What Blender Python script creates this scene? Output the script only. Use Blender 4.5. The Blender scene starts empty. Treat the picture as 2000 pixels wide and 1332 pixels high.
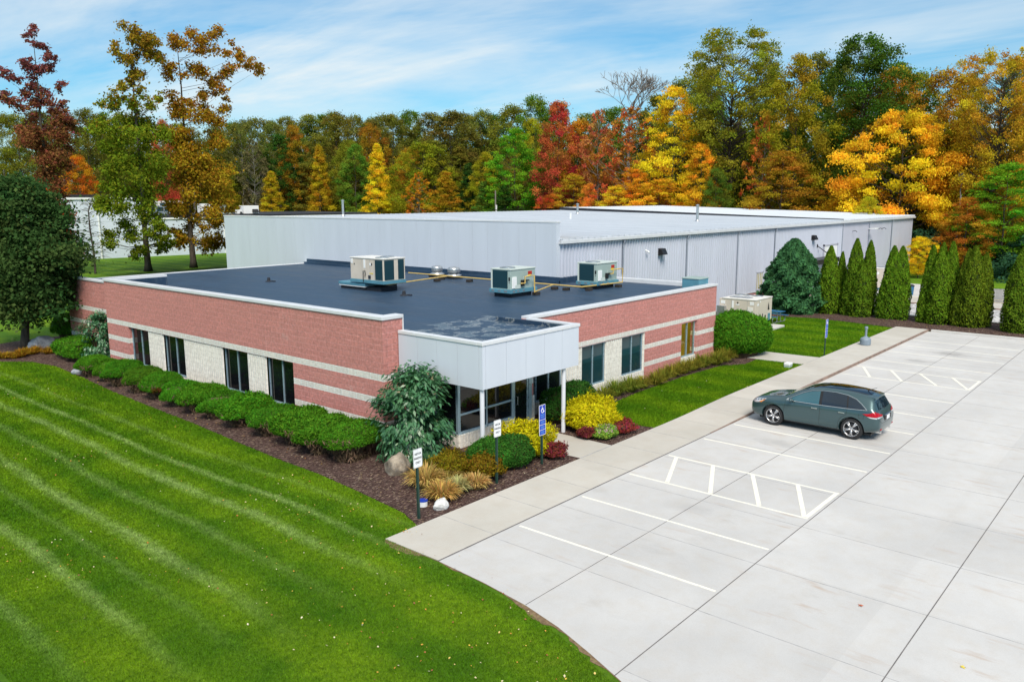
import bpy, bmesh, math, random
import numpy as np
from mathutils import Vector, Matrix
from mathutils.bvhtree import BVHTree
rnd = random.Random(11)
RNG = np.random.default_rng(11)
S = bpy.context.scene
C = S.collection
R = math.radians
PI = math.pi

# ------------------------------------------------------------------ helpers
def smooth(a, b, x):
    t = min(1, max(0, (x - a) / (b - a)))
    return t * t * (3 - 2 * t)

def gz(x, y):                       # the ground falls away a little behind the far beds
    return -0.7 * smooth(60, 92, x) * (1 - smooth(27, 60, y))

class MB:
    """collects faces, links them as one mesh object"""
    def __init__(s, T=None):
        s.v = []; s.f = []; s.m = []; s.T = T or Matrix.Identity(4)
    def add(s, pts, faces, m=0):
        b = len(s.v)
        for p in pts:
            s.v.append(tuple(s.T @ Vector(p)))
        for f in faces:
            s.f.append(tuple(b + i for i in f)); s.m.append(m)
        return s
    def poly(s, pts, m=0):
        return s.add(pts, [tuple(range(len(pts)))], m)
    def box(s, x0, y0, z0, x1, y1, z1, m=0):
        if x0 > x1: x0, x1 = x1, x0
        if y0 > y1: y0, y1 = y1, y0
        if z0 > z1: z0, z1 = z1, z0
        p = [(x0,y0,z0),(x1,y0,z0),(x1,y1,z0),(x0,y1,z0),(x0,y0,z1),(x1,y0,z1),(x1,y1,z1),(x0,y1,z1)]
        return s.add(p, [(3,2,1,0),(4,5,6,7),(0,1,5,4),(1,2,6,5),(2,3,7,6),(3,0,4,7)], m)
    def prism(s, pts, z0, z1, m=0):     # polygon in xy (counter-clockwise)
        n = len(pts)
        v = [(x,y,z0) for x,y in pts] + [(x,y,z1) for x,y in pts]
        f = [tuple(range(n-1,-1,-1)), tuple(range(n,2*n))]
        f += [(i,(i+1)%n,n+(i+1)%n,n+i) for i in range(n)]
        return s.add(v, f, m)
    def tube(s, pts, rad, n=8, m=0, cap=True):
        pts = [Vector(p) for p in pts]
        if not hasattr(rad, '__len__'): rad = [rad]*len(pts)
        ring = []; ref = None
        for i,p in enumerate(pts):
            d = (pts[min(i+1,len(pts)-1)] - pts[max(i-1,0)])
            if d.length < 1e-9: d = Vector((0,0,1))
            d.normalize()
            if ref is None:
                ref = d.orthogonal().normalized()
            ref = (ref - d*ref.dot(d))
            if ref.length < 1e-6: ref = d.orthogonal()
            ref.normalize(); w = d.cross(ref)
            ring.append([p + (ref*math.cos(2*PI*k/n) + w*math.sin(2*PI*k/n))*rad[i] for k in range(n)])
        v = [q for r in ring for q in r]; f = []
        for i in range(len(pts)-1):
            for k in range(n):
                f.append((i*n+k, i*n+(k+1)%n, (i+1)*n+(k+1)%n, (i+1)*n+k))
        if cap:
            f.append(tuple(range(n-1,-1,-1))); f.append(tuple((len(pts)-1)*n+k for k in range(n)))
        return s.add(v, f, m)
    def lathe(s, prof, n=16, m=0, c=(0,0,0), cap=True):   # prof [(r,z)]
        v = [(c[0]+r*math.cos(2*PI*k/n), c[1]+r*math.sin(2*PI*k/n), c[2]+z) for r,z in prof for k in range(n)]
        f = []
        for i in range(len(prof)-1):
            for k in range(n):
                f.append((i*n+k, i*n+(k+1)%n, (i+1)*n+(k+1)%n, (i+1)*n+k))
        if cap: f.append(tuple(range(n-1,-1,-1))); f.append(tuple((len(prof)-1)*n+k for k in range(n)))
        return s.add(v, f, m)
    def build(s, name, mats, parent=None, sm=False, bevel=0):
        me = bpy.data.meshes.new(name)
        me.from_pydata(s.v, [], s.f)
        if not isinstance(mats, (list, tuple)): mats = [mats]
        for x in mats: me.materials.append(x)
        me.polygons.foreach_set('material_index', s.m)
        # box-projected UVs in metres
        uv = me.uv_layers.new(name='UVMap')
        V = me.vertices
        data = []
        for p in me.polygons:
            n = p.normal; a = (abs(n.x), abs(n.y), abs(n.z)); k = a.index(max(a))
            for vi in p.vertices:
                c = V[vi].co
                data += [(c.y, c.z), (c.x, c.z), (c.x, c.y)][k]
        uv.data.foreach_set('uv', data)
        if sm: me.polygons.foreach_set('use_smooth', [True]*len(me.polygons))
        me.update()
        o = bpy.data.objects.new(name, me); C.objects.link(o)
        if parent: o.parent = parent
        if bevel:
            b = o.modifiers.new('bevel', 'BEVEL'); b.width = bevel; b.segments = 2; b.limit_method = 'ANGLE'; b.angle_limit = R(50)
        return o

def tag(o, label=None, cat=None, group=None, kind=None):
    if label: o['label'] = label
    if cat: o['category'] = cat
    if group: o['group'] = group
    if kind: o['kind'] = kind
    return o

def thing(name, label, cat, loc=(0,0,0), rz=0, group=None):
    o = bpy.data.objects.new(name, None); C.objects.link(o)
    o.empty_display_size = .2
    o.location = loc; o.rotation_euler = (0,0,rz)
    return tag(o, label, cat, group)

def copy_tree(o, parent=None):
    c = o.copy(); C.objects.link(c)
    if parent: c.parent = parent
    for ch in list(o.children): copy_tree(ch, c)
    return c

def structure(mb, name, mats, **k):
    return tag(mb.build(name, mats, **k), kind='structure')

# ------------------------------------------------------------------ materials
class NT:
    def __init__(s, name):
        s.mat = bpy.data.materials.new(name); s.mat.use_nodes = True
        s.t = s.mat.node_tree; s.n = s.t.nodes; s.l = s.t.links
        s.p = s.n['Principled BSDF']; s.out = s.n['Material Output']
    def node(s, typ, **k):
        n = s.n.new(typ)
        for a, b in k.items(): setattr(n, a, b)
        return n
    def link(s, a, b): s.l.new(a, b)
    def tex(s, kind='Object'):
        return s.node('ShaderNodeTexCoord').outputs[kind]
    def pos(s):
        return s.node('ShaderNodeNewGeometry').outputs['Position']
    def noise(s, vec, scale, detail=4, rough=.55, stretch=None):
        if stretch:
            m = s.node('ShaderNodeMapping'); m.inputs['Scale'].default_value = stretch; s.link(vec, m.inputs[0]); vec = m.outputs[0]
        n = s.node('ShaderNodeTexNoise'); n.inputs['Scale'].default_value = scale; n.inputs['Detail'].default_value = detail; n.inputs['Roughness'].default_value = rough
        s.link(vec, n.inputs['Vector']); return n.outputs['Fac']
    def ramp(s, fac, stops, interp='LINEAR'):
        r = s.node('ShaderNodeValToRGB'); e = r.color_ramp; e.interpolation = interp
        while len(e.elements) < len(stops): e.elements.new(.5)
        for el, (p, c) in zip(e.elements, stops):
            el.position = p; el.color = (c if hasattr(c, '__len__') else (c, c, c)) + ((1,) if not hasattr(c, '__len__') or len(c) == 3 else ())
        s.link(fac, r.inputs[0]); return r.outputs[0]
    def mix(s, f, a, b, mode='MIX'):
        m = s.node('ShaderNodeMix', data_type='RGBA', blend_type=mode)
        for v, i in ((f, 0), (a, 6), (b, 7)):
            if hasattr(v, 'is_linked'): s.link(v, m.inputs[i])
            elif i == 0: m.inputs[0].default_value = v
            else: m.inputs[i].default_value = tuple(v) + ((1,) if len(v) == 3 else ())
        return m.outputs[2]
    def math(s, op, a, b=0.0, c=None):
        m = s.node('ShaderNodeMath', operation=op)
        for i, v in enumerate((a, b, c)):
            if v is None: continue
            if hasattr(v, 'is_linked'): s.link(v, m.inputs[i])
            else: m.inputs[i].default_value = v
        return m.outputs[0]
    def bump(s, h, strength=.3, dist=.02):
        b = s.node('ShaderNodeBump'); b.inputs['Strength'].default_value = strength; b.inputs['Distance'].default_value = dist
        s.link(h, b.inputs['Height']); s.link(b.outputs[0], s.p.inputs['Normal'])
    def setp(s, color=None, rough=None, metal=None, spec=None, coat=None):
        P = s.p.inputs
        if color is not None:
            if hasattr(color, 'is_linked'): s.link(color, P['Base Color'])
            else: P['Base Color'].default_value = tuple(color) + (1,)
        if rough is not None:
            if hasattr(rough, 'is_linked'): s.link(rough, P['Roughness'])
            else: P['Roughness'].default_value = rough
        if metal is not None: P['Metallic'].default_value = metal
        if spec is not None: P['Specular IOR Level'].default_value = spec
        if coat is not None: P['Coat Weight'].default_value = coat; P['Coat Roughness'].default_value = .04
        return s.mat

def pm(name, col, var=.12, scale=3, rough=.6, metal=0, spec=.4, bump=0, bscale=60, coat=None, streak=None):
    """plain painted / mineral material with uneven tone"""
    t = NT(name); v = t.tex('Object')
    f = t.noise(v, scale, 5, stretch=streak)
    c = t.mix(t.ramp(f, [(.3, 0.0), (.7, 1.0)]), tuple(x*(1-var) for x in col), tuple(min(1, x*(1+var)) for x in col))
    rr = t.ramp(f, [(.3, max(0, rough-.06)), (.7, min(1, rough+.06))])
    t.setp(c, rr, metal, spec, coat)
    if bump: t.bump(t.noise(v, bscale, 3), bump, .01)
    return t.mat

M = {}
M['concrete'] = None
def concrete(name, a, b, warm, stains=True):
    t = NT(name); v = t.pos()
    f1 = t.noise(v, .35, 6, .6); f2 = t.noise(v, 2.2, 5, .6); f3 = t.noise(v, 45, 2, .5)
    c = t.mix(t.ramp(f1, [(.3, 0.0), (.72, 1.0)]), a, b)
    c = t.mix(t.math('MULTIPLY', t.ramp(f2, [(.45, 0.0), (.75, 1.0)]), .35), c, warm)
    c = t.mix(.10, c, t.ramp(f3, [(.2, .2), (.8, .95)]), 'MULTIPLY')
    f6 = t.noise(v, 140, 1, .5)
    c = t.mix(.16, c, t.ramp(f6, [(.3, .25), (.7, 1.0)]), 'MULTIPLY')
    # every slab of the pour a slightly different tone
    mpb = t.node('ShaderNodeMapping'); mpb.inputs['Location'].default_value = (-11.15, -7.06, 0); t.link(v, mpb.inputs[0])
    slab = t.node('ShaderNodeTexBrick'); slab.offset = 0
    for i, val in (('Color1', .90), ('Color2', 1.0), ('Mortar', .95)): slab.inputs[i].default_value = (val, val, val*1.005, 1)
    slab.inputs['Scale'].default_value = 1; slab.inputs['Brick Width'].default_value = 2.8; slab.inputs['Row Height'].default_value = 2.8
    slab.inputs['Mortar Size'].default_value = 0
    t.link(mpb.outputs[0], slab.inputs['Vector'])
    c = t.mix(.8, c, slab.outputs['Color'], 'MULTIPLY')
    if stains:      # tan wash marks, drawn out along the slope of the slab, and a few oil drips in the stalls
        f4 = t.noise(v, 1.7, 4, .6, stretch=(1.7, .34, 1)); f5 = t.noise(v, .22, 2)
        k = t.math('MULTIPLY', t.ramp(f4, [(.585, 0.0), (.72, 1.0)]), t.ramp(f5, [(.42, 0.0), (.62, 1.0)]))
        c = t.mix(t.math('MULTIPLY', k, .7), c, (.40,.30,.23))
        f7 = t.noise(v, .9, 5, .65, stretch=(1.0, .55, 1))
        sx = t.node('ShaderNodeSeparateXYZ'); t.link(v, sx.inputs[0])
        for cx_, cy_, rx_, ry_, a_ in ((34.2,11.2,.75,1.1,.75),(47.0,9.8,.8,1.0,.6),(43.9,10.6,.5,.9,.45),(25.9,10.4,.5,.9,.35),(31.2,10.9,.6,.9,.4),(18.7,9.9,.45,.8,.22)):
            ex = t.math('POWER', t.math('DIVIDE', t.math('SUBTRACT', sx.outputs[0], cx_), rx_), 2.0); ey = t.math('POWER', t.math('DIVIDE', t.math('SUBTRACT', sx.outputs[1], cy_), ry_), 2.0)
            dd = t.math('ADD', t.math('ADD', ex, ey), t.math('MULTIPLY_ADD', f2, 2.4, -1.2))
            c = t.mix(t.math('MULTIPLY', t.ramp(dd, [(0.0, 1.0), (.9, 0.0)]), a_), c, (.27,.26,.255))
        f9 = t.noise(v, .8, 4, .6, stretch=(.05, 1.6, 1)); lane = t.ramp(t.math('DIVIDE', t.math('ADD', sx.outputs[1], 30.0), 37.0), [(0.0, 1.0), (.93, 1.0), (1.0, 0.0)])
        c = t.mix(t.math('MULTIPLY', t.math('MULTIPLY', t.ramp(f9, [(.52, 0.0), (.72, 1.0)]), lane), .16), c, (.40,.385,.37))
        k2 = t.math('MULTIPLY', t.ramp(f7, [(.60, 0.0), (.8, 1.0)]), .38)
        c = t.mix(k2, c, (.30, .29, .28))
    t.setp(c, .8, 0, .25); t.bump(t.noise(v, 90, 3), .12, .004)
    return t.mat
M['lot'] = concrete('lot_concrete', (.535,.53,.53), (.64,.633,.63), (.54,.49,.43))
M['walk'] = concrete('walk_concrete', (.50,.475,.43), (.60,.575,.53), (.50,.44,.37), False)
M['kerb'] = concrete('kerb_concrete', (.55,.54,.52), (.68,.67,.65), (.45,.40,.36), False)
M['kerbface'] = pm('weathered_kerb_face', (.24,.17,.14), .35, 4, .85)
M['joint'] = pm('joint_sealant', (.15,.14,.14), .3, 3, .8)
M['faintjoint'] = pm('hairline_joint', (.33,.33,.34), .3, 3, .8)

def line_paint():
    t = NT('worn_line_paint'); v = t.pos()
    f = t.noise(v, 5, 6, .7)
    c = t.mix(t.ramp(f, [(.52, 0.0), (.72, 1.0)]), (.76,.74,.66), (.60,.58,.54))
    t.setp(c, .7, 0, .3); return t.mat
M['paint'] = line_paint()

# lawn: mowing stripes run along Y, so they are set out in X
STREAKS = [(3.4,.28,.7),(4.8,.24,.45),(6.2,.25,.9),(7.2,.18,.4),(8.1,.28,.95),(9.45,.25,.55),(10.75,.27,1.0),(11.8,.2,.95),(12.9,.22,.4)]
def grass_color(t):
    v = t.pos()
    sx = t.node('ShaderNodeSeparateXYZ'); t.link(v, sx.inputs[0])
    w = t.math('MULTIPLY_ADD', t.noise(v, .09, 2), 1.3, -.65)
    w2 = t.math('MULTIPLY_ADD', t.noise(v, 2.5, 3), .35, -.17)
    x = t.math('ADD', t.math('ADD', sx.outputs[0], w), w2)
    # broad mowing bands
    band = t.math('SINE', t.math('MULTIPLY', x, 2*PI/2.5))
    band = t.math('MULTIPLY_ADD', band, .5, .5)
    n1 = t.noise(v, .5, 5, .6); n2 = t.noise(v, 7, 3, .6)
    c = t.mix(t.ramp(n1, [(.33, 0.0), (.68, 1.0)]), (.062,.178,.008), (.175,.33,.012))
    c = t.mix(t.math('MULTIPLY', t.ramp(band, [(.25, 0.0), (.75, 1.0)]), t.math('MULTIPLY', n1, .58)), c, (.23,.355,.013))
    c = t.mix(t.math('MULTIPLY', t.ramp(band, [(.1, 1.0), (.5, 0.0)]), t.math('MULTIPLY', n1, .58)), c, (.055,.16,.008))
    # pale streaks where the grass was laid over
    fr = t.math('DIVIDE', x, 16.0)
    st = [(0.0, 0.0)]
    for p, hw, a in STREAKS:
        st += [((p-hw)/16, 0.0), (p/16, a), ((p+hw)/16, 0.0)]
    st.append((1.0, 0.0))
    r = t.ramp(fr, st)
    near = t.ramp(t.math('DIVIDE', sx.outputs[1], 60.0), [(.20, 0.0), (.30, 1.0), (.72, 1.0), (.9, .3)])
    k = t.math('MULTIPLY', t.math('MULTIPLY', r, near), t.ramp(t.noise(v, .9, 3), [(.25, .35), (.7, 1.0)]))
    k = t.math('MULTIPLY', k, t.ramp(t.math('DIVIDE', sx.outputs[0], 16.0), [(.80, 1.0), (.9, 0.0)]))
    c = t.mix(t.math('MULTIPLY', k, .8), c, (.42,.56,.20))
    c = t.mix(t.math('MULTIPLY', t.ramp(n2, [(.3, 1.0), (.55, 0.0)]), .55), c, (.05,.13,.007))
    n3 = t.noise(v, 1.3, 4, .65)
    c = t.mix(t.math('MULTIPLY', t.ramp(n3, [(.62, 0.0), (.80, 1.0)]), .45), c, (.27,.32,.04))
    return c, v
def lawn_mat():
    t = NT('mown_lawn'); c, v = grass_color(t)
    c = t.mix(.45, c, t.ramp(t.noise(v, 30, 3, .7), [(.3, .25), (.7, 1.0)]), 'MULTIPLY')
    t.setp(c, .9, 0, .15); t.bump(t.noise(v, 38, 3, .7), .9, .05)
    return t.mat
M['lawn'] = lawn_mat()
def blade_mat():
    t = NT('grass_blade'); c, v = grass_color(t)
    a = t.node('ShaderNodeAttribute', attribute_name='var')
    k = t.ramp(a.outputs['Fac'], [(0.0, .55), (1.0, 1.45)])
    c = t.mix(1.0, c, k, 'MULTIPLY')
    d = t.node('ShaderNodeBsdfDiffuse'); tr = t.node('ShaderNodeBsdfTranslucent'); mx = t.node('ShaderNodeMixShader'); mx.inputs[0].default_value = .3
    t.link(c, d.inputs[0]); t.link(c, tr.inputs[0]); t.link(d.outputs[0], mx.inputs[1]); t.link(tr.outputs[0], mx.inputs[2]); t.link(mx.outputs[0], t.out.inputs[0])
    return t.mat
M['blade'] = blade_mat()

def mulch_mat():
    t = NT('shredded_bark_mulch'); v = t.pos()
    vo = t.node('ShaderNodeTexVoronoi'); vo.inputs['Scale'].default_value = 16; vo.inputs['Randomness'].default_value = 1
    m = t.node('ShaderNodeMapping'); m.inputs['Rotation'].default_value = (0,0,.6); m.inputs['Scale'].default_value = (1, 2.0, 1); t.link(v, m.inputs[0]); t.link(m.outputs[0], vo.inputs['Vector'])
    sp = t.node('ShaderNodeSeparateColor'); t.link(vo.outputs['Color'], sp.inputs[0])
    c = t.ramp(sp.outputs[0], [(0.0, (.035,.018,.016)), (.5, (.10,.058,.05)), (.86, (.16,.10,.085)), (.95, (.30,.23,.19)), (1.0, (.34,.24,.14))])
    c = t.mix(.5, c, t.ramp(t.noise(v, 1.5, 4), [(.3, .45), (.7, 1.0)]), 'MULTIPLY')
    t.setp(c, .9, 0, .2); t.bump(vo.outputs['Distance'], .9, .05)
    return t.mat
M['mulch'] = mulch_mat()
def gravel_mat():
    t = NT('river_gravel'); v = t.pos()
    vo = t.node('ShaderNodeTexVoronoi'); vo.inputs['Scale'].default_value = 5; t.link(v, vo.inputs['Vector'])
    sp = t.node('ShaderNodeSeparateColor'); t.link(vo.outputs['Color'], sp.inputs[0])
    c = t.ramp(sp.outputs[0], [(0.0, (.14,.14,.15)), (.4, (.42,.42,.43)), (1.0, (.66,.66,.67))])
    t.setp(c, .8); t.bump(vo.outputs['Distance'], 1, .08); return t.mat
M['gravel'] = gravel_mat()
def litter_mat():
    t = NT('forest_litter'); v = t.pos()
    c = t.ramp(t.noise(v, .6, 6, .7), [(.3, (.02,.03,.008)), (.5, (.05,.05,.015)), (.7, (.12,.075,.02))])
    t.setp(c, .95); return t.mat
M['litter'] = litter_mat()

# split-face block: red courses, pale bands set out by height
BANDS = [(2.18, 2.41), (1.365, 1.595), (.55, .78), (-.1, .0)]
def block_mat(name, bands, red=(.56,.24,.215), shift=0.0):
    t = NT(name); uv = t.tex('UV'); ob = t.tex('Object')
    br = t.node('ShaderNodeTexBrick')
    mp = t.node('ShaderNodeMapping'); mp.inputs['Location'].default_value = (0, -.1625 + shift, 0); t.link(uv, mp.inputs[0]); t.link(mp.outputs[0], br.inputs['Vector'])
    br.inputs['Scale'].default_value = 1; br.inputs['Brick Width'].default_value = .406; br.inputs['Row Height'].default_value = .2032
    br.inputs['Mortar Size'].default_value = .011; br.inputs['Mortar Smooth'].default_value = .25; br.inputs['Bias'].default_value = -.2
    br.inputs['Color1'].default_value = (.93,.93,.93,1); br.inputs['Color2'].default_value = (1.05,1.03,1.02,1); br.inputs['Mortar'].default_value = (1.18,1.35,1.42,1)
    n1 = t.noise(ob, 9, 5, .7); n2 = t.noise(ob, .7, 4)
    base = t.mix(t.ramp(n1, [(.3, 0.0), (.7, 1.0)]), tuple(x*.70 for x in red), tuple(min(.9,x*1.28) for x in red))
    base = t.mix(t.math('MULTIPLY', t.ramp(n2, [(.55, 0.0), (.8, 1.0)]), .3), base, (.50,.27,.23))
    pale = t.mix(t.ramp(n1, [(.3, 0.0), (.7, 1.0)]), (.60,.575,.53), (.84,.81,.77))
    sep = t.node('ShaderNodeSeparateXYZ'); t.link(ob, sep.inputs[0])
    z = sep.outputs[2]; acc = None
    for a, b in bands:
        k = t.math('MULTIPLY', t.math('GREATER_THAN', z, a), t.math('LESS_THAN', z, b))
        acc = k if acc is None else t.math('ADD', acc, k)
    c = t.mix(acc, base, pale) if acc is not None else base
    c = t.mix(1.0, c, br.outputs['Color'], 'MULTIPLY')
    # efflorescence: chalky bloom in a few places
    e = t.math('MULTIPLY', t.ramp(t.noise(ob, .45, 2), [(.6, 0.0), (.75, 1.0)]), t.ramp(t.noise(ob, 5, 6, .75), [(.5, 0.0), (.68, .8)]))
    c = t.mix(t.math('MULTIPLY', e, .5), c, (.62,.55,.52))
    t.setp(c, .9, 0, .15)
    h = t.mix(.5, t.ramp(t.noise(ob, 14, 5, .75), [(.2, 0.0), (.8, 1.0)]), br.outputs['Fac'], 'SUBTRACT')
    t.bump(h, .8, .035)
    return t.mat
M['block'] = block_mat('split_face_block', BANDS)
M['redblock'] = block_mat('red_split_face_block', [(1.0,1.2)])
def flute_mat():
    t = NT('pale_fluted_block'); ob = t.tex('Object'); uv = t.tex('UV')
    n = t.noise(ob, 8, 5, .7)
    c = t.mix(t.ramp(n, [(.3, 0.0), (.7, 1.0)]), (.60,.58,.54), (.86,.84,.79))
    br = t.node('ShaderNodeTexBrick'); t.link(uv, br.inputs['Vector'])
    br.inputs['Scale'].default_value = 1; br.inputs['Brick Width'].default_value = .406; br.inputs['Row Height'].default_value = .2032; br.inputs['Mortar Size'].default_value = .006
    br.inputs['Color1'].default_value = (.93,.93,.93,1); br.inputs['Color2'].default_value = (1,1,1,1); br.inputs['Mortar'].default_value = (.72,.71,.70,1)
    c = t.mix(1.0, c, br.outputs['Color'], 'MULTIPLY')
    t.setp(c, .9, 0, .15); t.bump(t.noise(ob, 22, 4, .7), .5, .02); return t.mat
M['flute'] = flute_mat()

def membrane():
    t = NT('black_roof_membrane'); v = t.pos()
    f = t.noise(v, .5, 6, .65, stretch=(1.8, .5, 1)); f2 = t.noise(v, 3.5, 5, .6, stretch=(2.2, .35, 1))
    c = t.mix(t.ramp(f, [(.3, 0.0), (.72, 1.0)]), (.011,.030,.064), (.027,.062,.116))  # blue of the reflected sky is put into the black sheet's colour
    c = t.mix(t.math('MULTIPLY', t.ramp(f2, [(.52, 0.0), (.75, 1.0)]), .32), c, (.08,.11,.15))
    # dried-out water marks over the porch
    sep = t.node('ShaderNodeSeparateXYZ'); t.link(v, sep.inputs[0])
    w = t.math('MULTIPLY', t.math('LESS_THAN', sep.outputs[1], 21.4), t.math('LESS_THAN', sep.outputs[0], 23.4))
    w = t.math('MULTIPLY', w, t.math('GREATER_THAN', sep.outputs[0], 18.25))
    n = t.noise(v, 1.35, 5, .6)
    edge = t.ramp(n, [(.5, 0.0), (.53, 1.0), (.545, 0.0), (.64, 0.0), (.652, .8), (.665, .0)])
    c = t.mix(t.math('MULTIPLY', t.math('MULTIPLY', edge, w), .75), c, (.45,.46,.46))
    pud = t.math('MULTIPLY', t.ramp(n, [(.5, 0.0), (.53, 1.0)]), w)
    c = t.mix(t.math('MULTIPLY', pud, .4), c, (.05,.075,.085))
    # seams of the sheets
    seam = t.math('LESS_THAN', t.math('ABSOLUTE', t.math('MODULO', t.math('ADD', sep.outputs[0], 1.1), 3.05)), .035)
    seam2 = t.math('LESS_THAN', t.math('ABSOLUTE', t.math('MODULO', t.math('ADD', sep.outputs[1], .4), 15.0)), .04)
    sm = t.math('MULTIPLY', t.math('MULTIPLY', t.math('MAXIMUM', seam, seam2), .5), t.ramp(t.noise(v, 1.1, 3), [(.35, 0.0), (.65, 1.0)]))
    c = t.mix(sm, c, (.16,.18,.21))
    rough = t.ramp(f, [(.3, .42), (.7, .60)])
    rough = t.mix(pud, rough, (.3,.3,.3))
    t.setp(c, rough, 0, .4); t.bump(t.noise(v, 5, 4), .16, .03)
    return t.mat
M['membrane'] = membrane()

M['panel'] = pm('pale_grey_wall_panel', (.55,.595,.68), .035, 1.2, .45, 0, .4, streak=(1,1,.15))
M['panelgap'] = pm('panel_joint_shadow_gap', (.20,.22,.25), .1, 3, .8)
M['coping'] = pm('coping_metal', (.62,.64,.68), .05, 2, .35, 0, .5)
M['siding'] = pm('ribbed_metal_siding', (.49,.52,.61), .045, 1.0, .45, 0, .4, streak=(1,1,.1))
M['siding2'] = pm('mauve_grey_siding', (.42,.43,.51), .04, 1.0, .45, 0, .4, streak=(1,1,.1))
def metal_roof(name, a, b):
    t = NT(name); v = t.pos()
    f = t.noise(v, .5, 5, .6, stretch=(2.5, .25, 1))
    c = t.mix(t.ramp(f, [(.3, 0.0), (.7, 1.0)]), a, b)
    f2 = t.noise(v, 4, 4, .6, stretch=(3, .2, 1))
    c = t.mix(t.math('MULTIPLY', t.ramp(f2, [(.55, 0.0), (.75, 1.0)]), .25), c, tuple(x*.7 for x in a))
    t.setp(c, .38, .25, .5); return t.mat
M['metalroof'] = metal_roof('standing_seam_roof', (.50,.53,.58), (.62,.65,.70))
M['metalroof2'] = metal_roof('newer_standing_seam_roof', (.66,.68,.72), (.76,.78,.81))
M['darkmetal'] = pm('dark_bronze_metal', (.022,.02,.022), .2, 4, .4, .3)
M['shadowgap'] = pm('dark_flashing', (.02,.022,.03), .2, 3, .7)
M['frame'] = pm('anodised_window_frame', (.36,.50,.60), .06, 3, .3, .5, .5)
M['white'] = pm('white_paint', (.78,.79,.80), .04, 3, .4)
M['column'] = pm('column_paint', (.62,.64,.70), .04, 2, .4)
M['whitewall'] = pm('white_metal_wall', (.60,.66,.76), .05, .4, .5, streak=(1,1,.1))
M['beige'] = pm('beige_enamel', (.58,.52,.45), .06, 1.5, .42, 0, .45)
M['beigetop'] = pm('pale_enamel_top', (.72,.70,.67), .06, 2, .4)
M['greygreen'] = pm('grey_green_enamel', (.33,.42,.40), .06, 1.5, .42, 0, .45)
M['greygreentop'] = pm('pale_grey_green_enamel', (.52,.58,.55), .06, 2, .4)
M['teal'] = pm('teal_steel_base', (.10,.27,.36), .12, 2, .45, .2)
M['galv'] = pm('galvanised_steel', (.50,.52,.54), .12, 6, .32, .8)
M['gas'] = pm('yellow_pipe_paint', (.56,.40,.13), .15, 4, .5)
M['woodblock'] = pm('dark_timber_block', (.03,.025,.022), .2, 4, .9)
M['black'] = pm('black_plastic', (.012,.012,.014), .2, 4, .5)
M['red'] = pm('red_label', (.42,.03,.02), .05, 4, .5)
M['yellow'] = pm('yellow_label', (.80,.60,.05), .05, 4, .5)
M['ivory'] = pm('ivory_wall', (.52,.44,.07), .05, 2, .8)
M['tealbench'] = pm('blue_picnic_plastic', (.03,.13,.26), .15, 3, .45)
M['greensteel'] = pm('dark_green_post', (.015,.045,.035), .15, 4, .5)
M['signwhite'] = pm('sign_white', (.80,.81,.84), .03, 5, .4)
M['signblue'] = pm('sign_blue', (.008,.045,.42), .05, 5, .35)
M['signpale'] = pm('sign_pale_blue_print', (.10,.28,.75), .05, 5, .4)
M['signink'] = pm('sign_ink', (.02,.025,.035), .05, 5, .5)
M['greyplastic'] = pm('blue_grey_plastic', (.20,.25,.31), .1, 4, .5)
M['yellowkerb'] = pm('yellow_kerb_paint', (.75,.58,.22), .15, 3, .7)
M['wood'] = pm('weathered_pole_wood', (.16,.14,.12), .25, 3, .9)

def fin_mat():                      # condenser coil: fine dark fins
    t = NT('condenser_coil'); uv = t.tex('UV')
    w = t.node('ShaderNodeTexWave'); w.inputs['Scale'].default_value = 12; t.link(uv, w.inputs['Vector'])
    c = t.mix(w.outputs['Fac'], (.008,.035,.05), (.02,.075,.10))
    t.setp(c, .45, .4); return t.mat
M['fin'] = fin_mat()

def glass_mat(name, tint, rough=.03, spec=.5):
    t = NT(name); v = t.tex('Object')
    f = t.noise(v, .8, 2)
    c = t.mix(f, tuple(x*.6 for x in tint), tuple(x*1.4 for x in tint))
    t.setp(c, rough, 0, spec); t.bump(t.noise(v, 1.3, 1), .03, .02); return t.mat
M['glass'] = glass_mat('dark_window_glass', (.005,.007,.009))
M['tealglass'] = glass_mat('teal_window_glass', (.012,.05,.065))
M['blind'] = glass_mat('drawn_blind_behind_glass', (.008,.034,.048), .06)
def clear_glass(name, tint, refl=.09):
    t = NT(name)
    tr = t.node('ShaderNodeBsdfTransparent'); tr.inputs[0].default_value = tuple(tint)+(1,)
    gl = t.node('ShaderNodeBsdfGlossy'); gl.inputs['Roughness'].default_value = .02
    mx = t.node('ShaderNodeMixShader'); mx.inputs[0].default_value = refl; t.link(tr.outputs[0], mx.inputs[1]); t.link(gl.outputs[0], mx.inputs[2]); t.link(mx.outputs[0], t.out.inputs[0])
    return t.mat
M['clear'] = clear_glass('clear_window_glass', (.9,.88,.75))

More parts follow.
